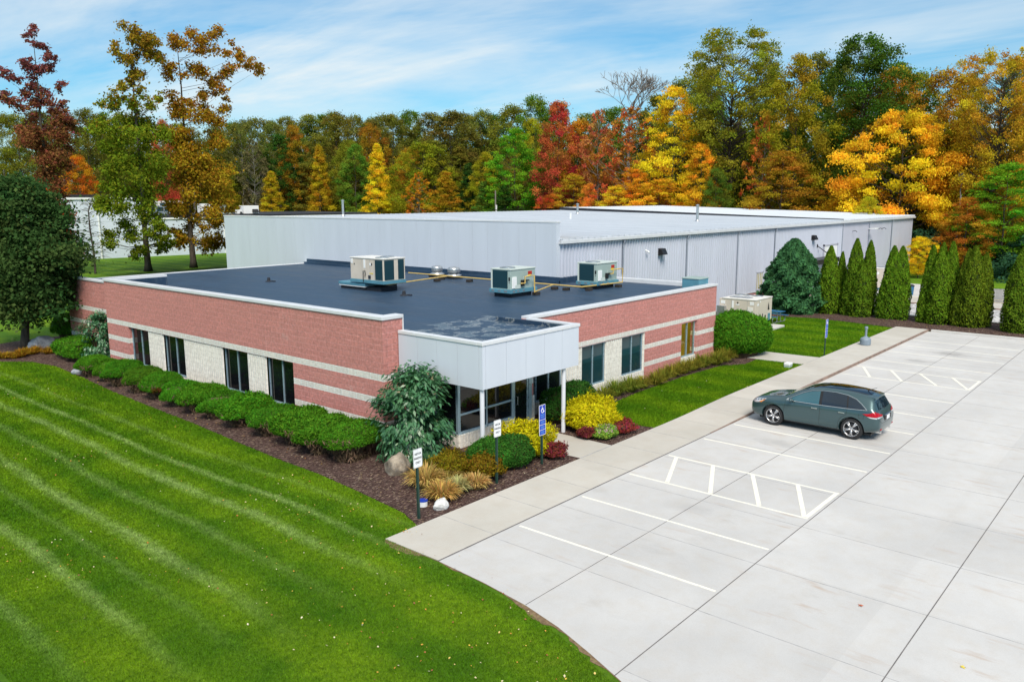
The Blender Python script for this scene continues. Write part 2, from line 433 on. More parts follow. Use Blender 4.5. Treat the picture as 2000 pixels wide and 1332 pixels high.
# foliage: object colour is the leaf colour, every leaf and clump has its own tone
def leaf_mat(name, hue=.035, dark=.45, light=1.5, trans=.3, gloss=0.0):
    t = NT(name)
    oi = t.node('ShaderNodeObjectInfo'); a = t.node('ShaderNodeAttribute', attribute_name='var'); b = t.node('ShaderNodeAttribute', attribute_name='tone')
    hs = t.node('ShaderNodeHueSaturation'); t.link(oi.outputs['Color'], hs.inputs['Color'])
    t.link(t.math('MULTIPLY_ADD', b.outputs['Fac'], -2*hue, .5+hue), hs.inputs['Hue'])
    t.link(t.math('MULTIPLY_ADD', a.outputs['Fac'], light-dark, dark), hs.inputs['Value'])
    c = hs.outputs[0]
    d = t.node('ShaderNodeBsdfDiffuse'); tr = t.node('ShaderNodeBsdfTranslucent'); mx = t.node('ShaderNodeMixShader'); mx.inputs[0].default_value = trans
    t.link(c, d.inputs[0]); t.link(c, tr.inputs[0]); t.link(d.outputs[0], mx.inputs[1]); t.link(tr.outputs[0], mx.inputs[2])
    o = mx.outputs[0]
    if gloss:
        g = t.node('ShaderNodeBsdfGlossy'); g.inputs['Roughness'].default_value = .4; m2 = t.node('ShaderNodeMixShader'); m2.inputs[0].default_value = gloss
        t.link(o, m2.inputs[1]); t.link(g.outputs[0], m2.inputs[2]); o = m2.outputs[0]
    t.link(o, t.out.inputs[0]); return t.mat
M['leaf'] = leaf_mat('autumn_leaf', .035, .5, 1.45, .42)
M['needle'] = leaf_mat('clipped_needle', .02, .35, 1.7, .3)
M['broadleaf'] = leaf_mat('broad_evergreen_leaf', .015, .4, 1.6, .3, .06)
def bark_mat(name, a, b):
    t = NT(name); v = t.tex('Object')
    f = t.noise(v, 6, 5, .7, stretch=(1,1,.25))
    t.setp(t.mix(t.ramp(f, [(.3, 0.0), (.7, 1.0)]), a, b), .95, 0, .1); t.bump(f, .7, .05); return t.mat
M['bark'] = bark_mat('grey_brown_bark', (.035,.028,.022), (.11,.095,.08))
M['palebark'] = bark_mat('pale_grey_bark', (.12,.11,.10), (.30,.28,.26))
M['twig'] = bark_mat('dry_twig', (.035,.022,.014), (.12,.08,.05))
def rock_mat(name, a, b, sp):
    t = NT(name); v = t.tex('Object')
    c = t.mix(t.ramp(t.noise(v, 3, 6, .7), [(.35, 0.0), (.65, 1.0)]), a, b)
    c = t.mix(t.math('MULTIPLY', t.ramp(t.noise(v, 11, 4, .7), [(.55, 0.0), (.68, 1.0)]), .7), c, sp)
    t.setp(c, .9, 0, .2); t.bump(t.noise(v, 7, 6, .7), .8, .06); return t.mat
M['rock'] = rock_mat('tan_grey_fieldstone', (.16,.13,.10), (.40,.34,.27), (.10,.11,.13))
M['bluerock'] = rock_mat('blue_grey_fieldstone', (.20,.22,.26), (.42,.45,.50), (.55,.56,.58))
M['whiterock'] = rock_mat('white_quartz', (.55,.55,.56), (.80,.80,.80), (.35,.34,.33))

M['spout'] = pm('grey_downspout_paint', (.24,.27,.33), .08, 3, .45)  # dark tone paints in the shaded side of the downspouts

def dirt_mat():
    t = NT('bare_soil_edge'); v = t.pos()
    c = t.ramp(t.noise(v, 9, 5, .7), [(.3, (.10,.062,.032)), (.6, (.23,.155,.085)), (.75, (.20,.22,.05))])
    t.setp(c, .95); t.bump(t.noise(v, 40, 3), .6, .03); return t.mat
M['dirt'] = dirt_mat()
# ------------------------------------------------------------------ foliage
def unit(a):
    return a / np.maximum(np.linalg.norm(a, axis=-1, keepdims=True), 1e-9)

def leaf_mesh(name, P, L, W, nb, var, tone, mat, droop=None, spread=.9):
    """one small leaf face per point"""
    N = len(P)
    n = unit(nb + RNG.normal(size=(N,3))*spread)
    if droop is None:
        u = unit(np.cross(n, RNG.normal(size=(N,3))))
    else:
        u = unit(droop - n*np.sum(droop*n, axis=1, keepdims=True))
    w = np.cross(n, u)
    L = np.asarray(L).reshape(-1,1)*np.ones((N,1)); W = np.asarray(W).reshape(-1,1)*np.ones((N,1))
    V = np.stack([P-u*L, P+w*W-u*L*.15+n*W*.25, P+u*L, P-w*W-u*L*.15+n*W*.25], axis=1).reshape(-1,3)
    me = bpy.data.meshes.new(name)
    me.vertices.add(4*N); me.loops.add(4*N); me.polygons.add(N)
    me.vertices.foreach_set('co', V.astype(np.float32).ravel())
    me.loops.foreach_set('vertex_index', np.arange(4*N, dtype=np.int32))
    me.polygons.foreach_set('loop_start', np.arange(0,4*N,4,dtype=np.int32))
    me.polygons.foreach_set('loop_total', np.full(N,4,dtype=np.int32))
    for k, a in (('var',var),('tone',tone)):
        at = me.attributes.new(k, 'FLOAT', 'POINT')
        at.data.foreach_set('value', np.repeat(np.clip(a,0,1),4).astype(np.float32))
    me.materials.append(mat); me.update(calc_edges=True); me.validate()
    return me

def link(name, me, parent=None, color=None):
    o = bpy.data.objects.new(name, me); C.objects.link(o)
    if parent: o.parent = parent
    if color: o.color = tuple(color) + (1,)
    return o

def clump_leaves(cl, per, flat=.65, shell=.45, stray=.22):
    """cl: (n,4) centre + radius -> leaf points, normals, clump index"""
    n = len(cl); w = cl[:,3]**2; cnt = np.maximum(8, (per*n*w/w.sum())).astype(int)
    idx = np.repeat(np.arange(n), cnt)
    d = unit(RNG.normal(size=(len(idx),3)))
    d[:,2] += .15; d = unit(d)
    lump = 1 + .28*np.sin(d[:,0]*5+idx)*np.sin(d[:,1]*6+2*idx) + .2*np.sin(d[:,2]*7+idx*3)
    r = RNG.random(len(idx))**shell
    r = r*np.where(RNG.random(len(idx)) < stray, RNG.uniform(1.0,1.75,len(idx)), 1.0)
    P = cl[idx,:3] + d*(r*lump*cl[idx,3])[:,None]*np.array([1,1,flat])
    return P, unit(d*.7+np.array([0,0,.75])), idx

PROF = {
 'round': lambda t: np.maximum(.12, np.sin(np.pi*np.clip(t*.86+.12,0,1))**.7),
 'tall':  lambda t: np.maximum(.12, (np.sin(np.pi*np.clip(t*.80+.16,0,1)))**.8),
 'cone':  lambda t: np.maximum(.04, (1-t)**.75*(.55+.45*np.minimum(1,t*5))),
 'vase':  lambda t: np.maximum(.22, (.55+.55*t**1.1)*np.where(t>.75, np.sqrt(np.clip(1-((t-.75)/.29)**2,0,1)), 1)),
 'broad': lambda t: np.maximum(.15, np.sqrt(np.clip(1-(t*1.02-.12)**2,0,1))*np.where(t>.5, 1-.5*((t-.5)/.5)**2, 1)),
}
def make_clumps(n, H, Rr, base, prof, cr, inner=.3):
    t = (np.arange(n)+RNG.random(n))/n
    a = np.arange(n)*2.39996 + RNG.normal(size=n)*.5
    lop = 1 + .22*np.sin(a*2+RNG.random()*6) + .12*np.sin(a*3+t*9)
    rad = Rr*PROF[prof](t)*lop*(inner+(1-inner)*np.sqrt(RNG.random(n)))
    z = H*(base+(1-base)*t)
    r = cr*(.55+.75*RNG.random(n))*(1-.35*t)
    return np.stack([rad*np.cos(a), rad*np.sin(a), z-r*.4, r], axis=1)

def trunk_mb(H, cl, r0, base, limbs=.6, n=8, wob=.012, lean=0.0):
    m = MB(); k = 7
    zs = [H*.9*i/(k-1) for i in range(k)]
    off = [(H*wob*rnd.uniform(-1,1)*min(1,i), H*wob*rnd.uniform(-1,1)*min(1,i)) for i in range(k)]
    pts = [(off[i][0]+lean*zs[i], off[i][1], zs[i]) for i in range(k)]
    rad = [r0*1.45] + [r0*(1-.92*(i/(k-1))**.85) for i in range(1,k)]
    pts.insert(1, (pts[0][0]*.9, pts[0][1]*.9, H*.03)); rad.insert(1, r0*1.02)
    m.tube(pts, rad, n)
    def at(z):
        for a, b in zip(pts, pts[1:]):
            if a[2] <= z <= b[2]:
                f = (z-a[2])/max(1e-6, b[2]-a[2]); return Vector(a).lerp(Vector(b), f)
        return Vector(pts[-1])
    for c in cl:
        if rnd.random() > limbs: continue
        hd = math.hypot(c[0]-lean*c[2], c[1]); z0 = max(H*base*.7, min(H*.86, c[2]-hd*rnd.uniform(.45,.95)))
        p0 = at(z0); p2 = Vector((c[0],c[1],c[2]))
        mid = p0.lerp(p2, .5) + Vector((rnd.uniform(-.08,.08)*hd, rnd.uniform(-.08,.08)*hd, -hd*.08))
        rr = r0*.30*(1-.7*z0/H)
        m.tube([p0, mid, p2], [rr, rr*.6, rr*.18], 5, cap=False)
    return m

def tree_meshes(key, H, Rr, base, prof, nc, cr, per, leaf, r0, inner=.3, flat=.65, limbs=.5, bark='bark', spread=.9):
    cl = make_clumps(nc, H, Rr, base, prof, cr, inner)
    P, nb, idx = clump_leaves(cl, per, flat)
    ct = RNG.random(nc); tn = np.clip(.5+RNG.normal(size=nc)*.28,0,1)
    var = .55*ct[idx] + .45*RNG.random(len(P)); tone = np.clip(tn[idx]+RNG.normal(size=len(P))*.15,0,1)
    L = leaf*(.6+.8*RNG.random(len(P)))
    crown = leaf_mesh('crown_'+key, P, L, L*.62, nb, var, tone, M['leaf'], spread=spread)
    tm = trunk_mb(H, cl, r0, base, limbs)
    to = tm.build('trunk_'+key, M[bark], sm=True); tr = to.data; bpy.data.objects.remove(to)
    return crown, tr, H, Rr

PROTO = {}
def protos():
    for s in range(2):
        PROTO['round%d'%s] = tree_meshes('round', 25, 7, .16, 'round', 157, 1.65, 227, 0.144, .27)
        PROTO['tall%d'%s]  = tree_meshes('tall', 25, 5, .14, 'tall', 140, 1.36, 227, 0.135, .24)
        PROTO['cone%d'%s]  = tree_meshes('cone', 20, 4.5, .05, 'cone', 157, 1.08, 206, 0.117, .18, inner=.4, flat=.5)
        PROTO['layer%d'%s] = tree_meshes('layer', 20, 6, .06, 'round', 148, 1.65, 218, 0.135, .2, flat=.33, inner=.35)
        PROTO['oak%d'%s]   = tree_meshes('oak', 32, 8.5, .12, 'vase', 367, 1.50, 206, 0.144, .42, inner=.35, limbs=.9)
    PROTO['sparse0'] = tree_meshes('sparse', 22, 5.5, .12, 'tall', 131, 0.96, 46, 0.225, .2, limbs=1, bark='palebark')
    PROTO['pole0']   = tree_meshes('pole', 25, 5.5, .52, 'round', 87, 1.50, 227, 0.135, .23, limbs=.6, bark='palebark')
    PROTO['oak20']   = tree_meshes('dense_oak', 30, 9, .14, 'broad', 262, 1.79, 239, 0.144, .4)
    PROTO['broad0']  = tree_meshes('broad', 20, 10, .34, 'broad', 190, 1.65, 330, 0.144, .3, inner=.4, flat=.5)
protos()

LEAF = dict(
 olive=(.155,.175,.022), olivedk=(.145,.15,.025), olivedk2=(.14,.13,.026), greygreen=(.135,.16,.042), greybrown=(.14,.115,.07),
 orange=(.46,.17,.012), red=(.42,.095,.045), red2=(.36,.10,.035), pinkred=(.40,.13,.07), orangered=(.46,.12,.018), orangered2=(.50,.14,.035),
 orangebrown=(.40,.16,.02), ochre=(.33,.165,.015), ochre2=(.36,.21,.014), yellow=(.58,.40,.012), yellow2=(.36,.27,.014), amber=(.60,.32,.012),
 yellowolive=(.27,.235,.014), yellowolive2=(.29,.23,.012), yellowgreen=(.21,.24,.012), green2=(.10,.20,.03), green3=(.085,.155,.022),
 brightgreen=(.10,.27,.015), darkgreen=(.035,.085,.02), darkgreen2=(.06,.125,.016), oakgreen=(.19,.20,.018), rust=(.27,.135,.015), rust2=(.42,.20,.02),
 ochreorange=(.37,.21,.018), gold=(.60,.385,.012), lime=(.36,.37,.01))

FOREST=[
(71.8, 213.2, 27.5, 6.8, 'round', 'olive', 'olive green tree at the far end of the wood behind the dark round tree'),
(87.3, 213.0, 30.0, 6.2, 'round', 'olivedk', 'dark olive tree between the maroon tree and the tall green oak'),
(99.0, 220.7, 30.3, 5.6, 'round', 'olivedk', 'dull olive tree just behind the crown of the tall green oak'),
(74.0, 186.6, 17.7, 3.9, 'round', 'orange', 'orange understorey tree above the black roof edge of the white building'),
(98.1, 196.1, 27.0, 3.8, 'round', 'red', 'rose red tree peeping out between the two tall oaks'),
(105.1, 172.9, 26.0, 5.5, 'pole', 'greygreen', 'grey green tree on a bare pale pole trunk beside the brown oak'),
(103.1, 165.1, 21.3, 3.9, 'sparse', 'greybrown', 'dull grey brown half bare tree beside the pale pole trunk'),
(96.7, 166.0, 15.0, 4.0, 'cone', 'yellowolive', 'yellow olive young tree low beside the brown oak'),
(113.9, 164.9, 24.9, 3.8, 'tall', 'ochre', 'narrow rusty ochre tree whose tip leans towards its twin'),
(113.0, 154.2, 20.1, 3.8, 'cone', 'ochre2', 'rusty gold conical tree next to the narrow ochre one'),
(122.3, 186.4, 27.7, 6.1, 'round', 'greygreen', 'grey green tree with feathery top behind the rusty narrow trees'),
(130.0, 169.8, 29.4, 6.6, 'round', 'olivedk2', 'tall dark grey olive tree behind the pale green one'),
(104.2, 160.2, 14.4, 4.0, 'cone', 'yellow2', 'golden olive low tree at the edge of the dark gap'),
(116.0, 145.3, 19.9, 3.8, 'tall', 'green2', 'cool green slender tree just beside the bright yellow cone'),
(108.0, 128.3, 19.0, 3.9, 'cone', 'yellow', 'bright yellow conical maple glowing against the dark green wood'),
(126.0, 151.9, 25.3, 4.3, 'round', 'ochre', 'ochre tinted crown rising above the bright yellow cone'),
(116.0, 123.5, 19.2, 6.9, 'round', 'yellowgreen', 'broad yellow green tree behind the small orange maple'),
(108.0, 116.2, 13.2, 2.8, 'sparse', 'orange', 'small ragged orange maple with a leaning dark stem'),
(132.0, 150.9, 27.6, 6.3, 'round', 'olivedk', 'dark olive tree above the bright yellow cone and yellow green crown'),
(128.0, 127.2, 26.4, 7.4, 'tall', 'olivedk2', 'wide dark bronze tree with rusty top in the middle of the wood'),
(109.0, 110.2, 13.3, 4.4, 'cone', 'ochre2', 'low rusty gold tree in front of the dark bronze crown'),
(114.0, 108.8, 14.8, 3.2, 'cone', 'darkgreen', 'dark blue green conical tree behind the utility pole'),
(114.0, 104.4, 16.6, 2.9, 'tall', 'yellowolive', 'slim yellow olive tree beside the utility pole'),
(108.0, 99.3, 11.2, 2.8, 'cone', 'green2', 'small fresh green tree at the roof edge by the utility pole'),
(110.0, 93.8, 20.2, 4.4, 'layer', 'brightgreen', 'bright green layered tree standing before the darkest gap'),
(134.0, 108.7, 28.6, 6.0, 'round', 'green3', 'rounded green crown topping the middle of the wood'),
(122.0, 99.6, 22.8, 4.0, 'round', 'yellowolive', 'olive yellow tree tucked beside the scarlet maple'),
(107.0, 93.6, 10.5, 3.6, 'cone', 'darkgreen', 'low dark green tree at the roof edge under the bright green tree'),
(110.0, 84.1, 23.7, 4.0, 'tall', 'red', 'tall scarlet maple with a pale stem, the first of the red group'),
(104.0, 80.9, 8.9, 2.5, 'round', 'orangered', 'small fiery orange red maple at the roof edge'),
(114.0, 83.0, 21.0, 4.2, 'round', 'orangebrown', 'burnt orange tree right behind the scarlet maple'),
(107.0, 78.8, 12.1, 3.8, 'layer', 'ochre2', 'gold and orange layered tree below the scarlet maple'),
(112.0, 77.5, 22.1, 3.6, 'sparse', 'pinkred', 'pinkish red maple with open crown between the two big red trees'),
(104.0, 73.7, 10.4, 2.0, 'tall', 'orangered2', 'slender coral red sapling beside the roof pipe'),
(110.0, 70.2, 21.9, 4.9, 'sparse', 'red2', 'large brick red maple with grey limbs below the bare twigs'),
(104.0, 68.5, 10.1, 3.5, 'layer', 'yellow', 'low yellow green bush tree at the roof edge under the red maples'),
(106.0, 66.7, 12.6, 3.1, 'layer', 'orange', 'orange layered maple under the brick red maple'),
(112.0, 63.8, 24.7, 5.2, 'layer', 'yellow', 'large clear yellow maple next to the brick red one'),
(106.0, 62.3, 11.0, 4.6, 'layer', 'amber', 'amber yellow low maple in front of the clear yellow one'),
(108.0, 56.9, 15.9, 3.0, 'layer', 'amber', 'amber orange slender maple before the big olive oak'),
(116.0, 56.0, 31.9, 8.2, 'oak', 'oakgreen', 'huge olive green oak with open limbs, tallest in the wood'),
(107.0, 53.9, 12.2, 2.6, 'round', 'green3', 'low leafy green tree hugging the trunk of the huge oak'),
(111.0, 44.4, 27.0, 4.3, 'tall', 'yellowolive2', 'tall yellow olive tree leaning beside the huge oak'),
(106.0, 44.0, 14.6, 4.8, 'layer', 'rust', 'rusty brown layered tree below the yellow olive one'),
(110.0, 48.4, 19.4, 2.5, 'sparse', 'orangered2', 'thin red orange tree squeezed behind the rusty brown one'),
(120.0, 39.0, 30.0, 9.1, 'oak2', 'darkgreen2', 'vast dark green oak behind the golden maple'),
(114.0, 40.6, 12.1, 3.2, 'round', 'darkgreen', 'shadowy dark green tree with pale forked trunk under the vast oak'),
(126.0, 36.8, 26.4, 6.7, 'round', 'ochreorange', 'ochre orange tree rising behind the golden maple'),
(122.0, 28.6, 25.0, 5.9, 'round', 'ochreorange', 'burnt gold tree with even top behind the golden maple'),
(111.5, 30.8, 19.3, 7.9, 'broad', 'gold', 'broad golden orange maple at the far corner of the warehouse'),
(100.0, 30.8, 8.8, 2.7, 'round', 'lime', 'lime yellow bush tree at the foot of the golden maple'),
(116.0, 25.0, 18.3, 5.9, 'layer', 'yellowolive2', 'ochre olive layered tree beyond the tall arborvitae clumps'),
(112.0, 20.5, 25.0, 5.5, 'oak', 'ochreorange', 'tall burnt orange tree with grey limbs at the edge of the view'),
(106.0, 17.9, 12.6, 4.4, 'layer', 'brightgreen', 'fresh green layered tree low at the edge of the view'),
(104.0, 21.3, 8.8, 2.6, 'tall', 'rust2', 'small orange brown tree above the dark rounded shrubs'),
(98.0, 24.4, 4.6, 1.7, 'round', 'yellow', 'small clear yellow tree tight against the warehouse corner'),
(85.3, 264.7, 32.1, 7.6, 'round', 'olivedk', None),
(98.1, 270.1, 34.0, 9.6, 'tall', 'olivedk2', None),
(95.5, 248.6, 31.2, 10.5, 'round', 'greygreen', None),
(108.3, 252.1, 33.2, 7.8, 'round', 'green3', None),
(108.2, 229.7, 29.5, 8.8, 'tall', 'olivedk', None),
(121.0, 231.5, 29.7, 10.8, 'round', 'olivedk2', None),
(121.0, 211.7, 27.8, 7.3, 'round', 'greygreen', None),
(130.4, 216.8, 29.6, 9.1, 'tall', 'green3', None),
(128.2, 201.5, 29.6, 10.1, 'round', 'olivedk', None),
(138.9, 203.9, 31.0, 7.5, 'round', 'olivedk2', None),
(136.3, 190.4, 30.5, 8.6, 'tall', 'greygreen', None),
(144.0, 191.6, 31.4, 10.3, 'round', 'green3', None),
(138.0, 172.8, 29.2, 6.8, 'round', 'olivedk', None),
(144.0, 172.9, 28.6, 8.4, 'tall', 'olivedk2', None),
(138.0, 161.7, 28.5, 9.3, 'round', 'greygreen', None),
(144.0, 157.8, 29.9, 6.7, 'round', 'green3', None),
(138.0, 144.0, 28.0, 7.5, 'tall', 'olivedk', None),
(144.0, 138.9, 27.9, 8.8, 'round', 'olivedk2', None),
(138.0, 127.5, 27.3, 5.9, 'round', 'greygreen', None),
(144.0, 129.0, 27.0, 7.3, 'tall', 'green3', None),
(138.0, 118.4, 27.6, 8.0, 'round', 'olivedk', None),
(144.0, 110.4, 28.2, 5.7, 'round', 'olivedk2', None),
(138.0, 98.0, 24.8, 6.4, 'tall', 'greygreen', None),
(144.0, 95.8, 26.2, 7.5, 'round', 'green3', None),
(138.0, 84.8, 24.2, 5.0, 'round', 'olivedk', None),
(144.0, 85.1, 27.7, 6.2, 'tall', 'olivedk2', None),
(138.0, 76.3, 29.2, 6.8, 'round', 'greygreen', None),
(144.0, 74.3, 31.5, 4.9, 'round', 'green3', None),
(138.0, 60.7, 31.1, 5.4, 'tall', 'olivedk', None),
(144.0, 54.3, 32.0, 6.3, 'round', 'olivedk2', None),
(138.0, 47.8, 29.8, 4.3, 'round', 'greygreen', None),
(144.0, 41.0, 29.7, 5.1, 'tall', 'green3', None),
(138.0, 36.2, 27.0, 5.6, 'round', 'olivedk', None),
(144.0, 30.5, 27.1, 4.0, 'round', 'olivedk2', None),
(138.0, 23.5, 27.8, 4.5, 'tall', 'greygreen', None),
]
FILL=[
(102.6, 179.1, 23.5, 4.9, 'tall', 'olive'),
(110.5, 178.6, 17.5, 6.1, 'round', 'olivedk2'),
(111.1, 166.8, 22.8, 5.0, 'tall', 'darkgreen'),
(118.8, 162.5, 22.8, 5.8, 'layer', 'olivedk'),
(119.3, 151.5, 21.2, 4.9, 'round', 'oakgreen'),
(121.9, 147.1, 16.6, 6.1, 'layer', 'olive'),
(122.3, 133.9, 18.9, 5.7, 'round', 'ochre'),
(119.7, 123.9, 20.2, 4.5, 'layer', 'olive'),
(123.0, 119.8, 19.0, 4.9, 'cone', 'olivedk2'),
(117.4, 106.0, 16.9, 5.1, 'cone', 'darkgreen'),
(120.5, 100.8, 18.2, 4.6, 'round', 'olivedk2'),
(118.4, 92.1, 19.9, 4.6, 'round', 'olivedk'),
(119.8, 85.5, 19.0, 3.6, 'tall', 'darkgreen'),
(117.1, 76.0, 14.1, 3.7, 'round', 'ochre'),
(121.1, 72.1, 14.2, 3.4, 'round', 'oakgreen'),
(120.6, 67.9, 19.1, 3.4, 'tall', 'olivedk2'),
(121.7, 63.7, 19.5, 3.6, 'layer', 'olivedk'),
(122.5, 57.7, 18.9, 3.3, 'tall', 'olive'),
(122.8, 52.0, 15.7, 3.7, 'cone', 'yellowolive'),
(122.0, 48.1, 19.6, 3.3, 'cone', 'yellowolive'),
(119.5, 42.3, 17.6, 2.9, 'cone', 'oakgreen'),
(122.0, 39.0, 13.0, 3.3, 'tall', 'olive'),
(118.2, 34.1, 17.1, 2.9, 'layer', 'green3'),
(118.9, 30.0, 12.6, 2.7, 'cone', 'olive'),
(118.3, 26.3, 17.6, 3.4, 'round', 'olivedk2'),
(122.4, 23.7, 15.3, 2.9, 'cone', 'yellowolive'),
]
FOREST += [q+('fill',) for q in FILL]
NFOR = 0
for x, y, h, r, pr, col, lab in FOREST:
    key = pr+str(NFOR % 2) if pr+'1' in PROTO else pr+'0'
    crown, trunk, H0, R0 = PROTO[key]
    if lab == 'fill':
        t = thing('understorey_tree', 'muted green or bronze tree filling a gap between the bright front trees', 'tree', (x, y, gz(x,y)-.1), rnd.uniform(0, 6.28), 'muted trees between the bright ones of the wood')
    elif lab:
        t = thing('forest_tree', lab, 'tree', (x, y, gz(x,y)-.1), rnd.uniform(0, 6.28), 'trees along the front of the autumn wood')
    else:
        t = thing('back_tree', 'dull green or bronze tree in the shaded back rows of the wood', 'tree', (x, y, gz(x,y)-.1), rnd.uniform(0, 6.28), 'trees in the back rows of the wood')
    h *= 1.02
    t.scale = (r*1.08/R0, r*1.08/R0, h/H0)
    c = LEAF[col]; j = rnd.uniform(.86, 1.14)*1.45; g = .3*c[0]+.6*c[1]+.1*c[2]; c = tuple(min(.85, q*.88+g*.12*k) for q, k in zip(c, (1,1,.35)))
    link('crown', crown, t, (c[0]*j, c[1]*rnd.uniform(.9,1.1)*j, c[2]))
    link('trunk', trunk, t)
    NFOR += 1

# the deep wood behind and the brush at its foot: nobody could count these
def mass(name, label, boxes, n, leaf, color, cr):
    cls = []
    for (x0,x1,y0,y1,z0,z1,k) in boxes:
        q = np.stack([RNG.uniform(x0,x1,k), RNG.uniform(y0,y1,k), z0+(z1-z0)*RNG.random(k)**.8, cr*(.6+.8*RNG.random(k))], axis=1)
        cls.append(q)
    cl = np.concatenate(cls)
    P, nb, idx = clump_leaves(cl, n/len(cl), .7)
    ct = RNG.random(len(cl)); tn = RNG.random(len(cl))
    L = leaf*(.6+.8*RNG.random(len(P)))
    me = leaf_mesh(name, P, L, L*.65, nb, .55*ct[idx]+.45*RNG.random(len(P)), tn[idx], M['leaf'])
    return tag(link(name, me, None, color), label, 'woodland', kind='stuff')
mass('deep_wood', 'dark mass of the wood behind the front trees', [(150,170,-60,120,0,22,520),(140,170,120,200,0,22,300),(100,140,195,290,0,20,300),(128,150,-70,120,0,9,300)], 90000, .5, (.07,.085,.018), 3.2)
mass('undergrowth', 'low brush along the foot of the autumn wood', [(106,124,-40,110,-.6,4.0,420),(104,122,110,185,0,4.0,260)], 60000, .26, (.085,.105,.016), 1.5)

# three tall oaks on the lawn behind, set out clump by clump
def lawn_oak(name, label, x, y, x0, yb, s, cl, color, color2, split, leaf=.155, per=180, r0=.36, kx=1.0):
    a = math.atan2(y, x); ux, uy = math.sin(a), -math.cos(a)     # sideways direction as seen from the lot
    t = thing(name, label, 'tree', (x, y, 0), 0, 'tall oaks on the lawn behind the office')
    out = []
    for (px, py, pr) in cl:
        low_ = (yb-py)*s < split-2
        for k in range(7 if low_ else 5):
            z = (yb-py)*s; lat = (px-(x0-kx*z))*s + rnd.uniform(-.62,.62)*pr*s; dep = rnd.uniform(-1.3,1.3)*pr*s*.9
            z += rnd.uniform(-.6,.6)*pr*s
            out.append((lat*ux + dep*math.cos(a), lat*uy + dep*math.sin(a), z, pr*s*rnd.uniform(.34,.62)))
    cl = np.array(out)
    H = cl[:,2].max()+.5
    m = trunk_mb(H, [], r0, .1, 0, 10, .004)
    for c in out:
        hd = math.hypot(c[0], c[1]); z0 = max(3.0, min(H*.9, c[2]-hd*rnd.uniform(.15,.9)))
        rr = r0*.17*(1-.75*z0/H)
        if rnd.random() < .3: m.tube([(0,0,z0), (c[0]*.5,c[1]*.5,(z0+c[2])/2-.1*hd), c[:3]], [rr, rr*.6, rr*.2], 5, cap=False)
    m.build('trunk', M['bark'], t, sm=True)
    P, nb, idx = clump_leaves(cl, per, .8, .5)
    ct = RNG.random(len(cl))
    L = leaf*(.6+.8*RNG.random(len(P)))
    zz = P[:,2]
    for nm, sel, col in (('crown', zz < split + RNG.normal(size=len(P))*2.0, color2), ('crown', None, color)):
        k = sel if sel is not None else ~prev
        prev = k
        if k.sum() < 50: continue
        me = leaf_mesh(nm, P[k], L[k], L[k]*.6, nb[k], .5*ct[idx][k]+.5*RNG.random(k.sum()), RNG.random(k.sum()), M['leaf'])
        o = link(nm, me, t, col)
    return t
OAK_A = [(250,75,28),(240,108,26),(275,95,28),(297,118,24),(262,140,26),(290,92,22),(306,128,14),(234,176,20),(262,170,22),(290,198,24),(308,190,14),(218,213,24),(262,215,26),(240,200,14),
 (212,262,38),(258,255,40),(298,258,34),(230,310,42),(290,305,44),(212,345,32),(262,362,44),(302,350,36),(232,398,36),(292,405,36),(206,395,18),(248,448,30),(302,448,32),(226,468,26),(322,470,20),(270,486,24),(312,488,16)]
lawn_oak('oak_tree', 'tall green oak with rusty thinning top, first of the pair behind the flat roof', 44.3, 94.5, 290, 530, .0588, OAK_A, (.30,.20,.02), (.19,.25,.018), 19.5, kx=1.436)
OAK_B = [(413,72,20),(371,91,28),(350,103,24),(402,98,30),(445,100,24),(490,133,20),(469,122,18),(455,128,14),(343,154,24),(385,140,30),(430,150,26),(420,176,24),(350,206,28),(382,196,26),(437,206,20),(348,236,24),(410,228,28),
 (385,258,42),(352,280,32),(425,275,28),(392,310,42),(362,340,38),(420,340,36),(392,370,42),(352,392,32),(428,392,30),(366,430,32),(410,430,32),(432,420,22),(362,475,26),(402,480,26),(425,470,22),(345,460,18)]
lawn_oak('oak_tree', 'tall brown and gold oak beside the long grey front panel of the warehouse', 50.2, 95.0, 378, 524, .0618, OAK_B, (.36,.19,.02), (.37,.235,.018), 18, kx=1.204)
OAK_C = [(63,66,12),(56,84,14),(70,91,14),(91,108,19),(52,130,16),(84,130,19),(66,140,19),(21,150,13),(38,165,17),(66,165,21),(112,168,15),(14,192,15),(31,200,19),(60,192,21),(88,190,21),(115,206,14),(63,213,24),(98,210,19),
 (90,245,42),(117,240,24),(58,262,30),(80,300,38),(110,310,34),(90,350,38),(105,390,30),(118,420,24),(80,420,30),(95,460,28)]
lawn_oak('oak_tree', 'maroon oak with ragged pointed top rising behind the dark round tree', 36.2, 100.0, 110, 535, .0568, OAK_C, (.26,.08,.075), (.26,.11,.045), 19, per=130, kx=1.833)

# dark round tree by the far end of the office
t = thing('round_tree', 'dark green round crowned tree beside the far corner of the brick office', 'tree', (16.1, 50.0, 0))
cl = make_clumps(95, 9.5, 2.35, .29, 'round', 1.25, .35)
cl[:,0] += .1; cl[:,1] -= .15
m = trunk_mb(11, cl, .24, .16, .8); m.build('trunk', M['bark'], t, sm=True)
P, nb, idx = clump_leaves(cl, 800, .7, .4); ct = RNG.random(len(cl)); tn = RNG.random(len(cl))
L = .10*(.6+.8*RNG.random(len(P)))
link('crown', leaf_mesh('crown', P, L, L*.65, nb, .45*ct[idx]+.55*RNG.random(len(P)), tn[idx], M['leaf']), t, (.065,.125,.035))

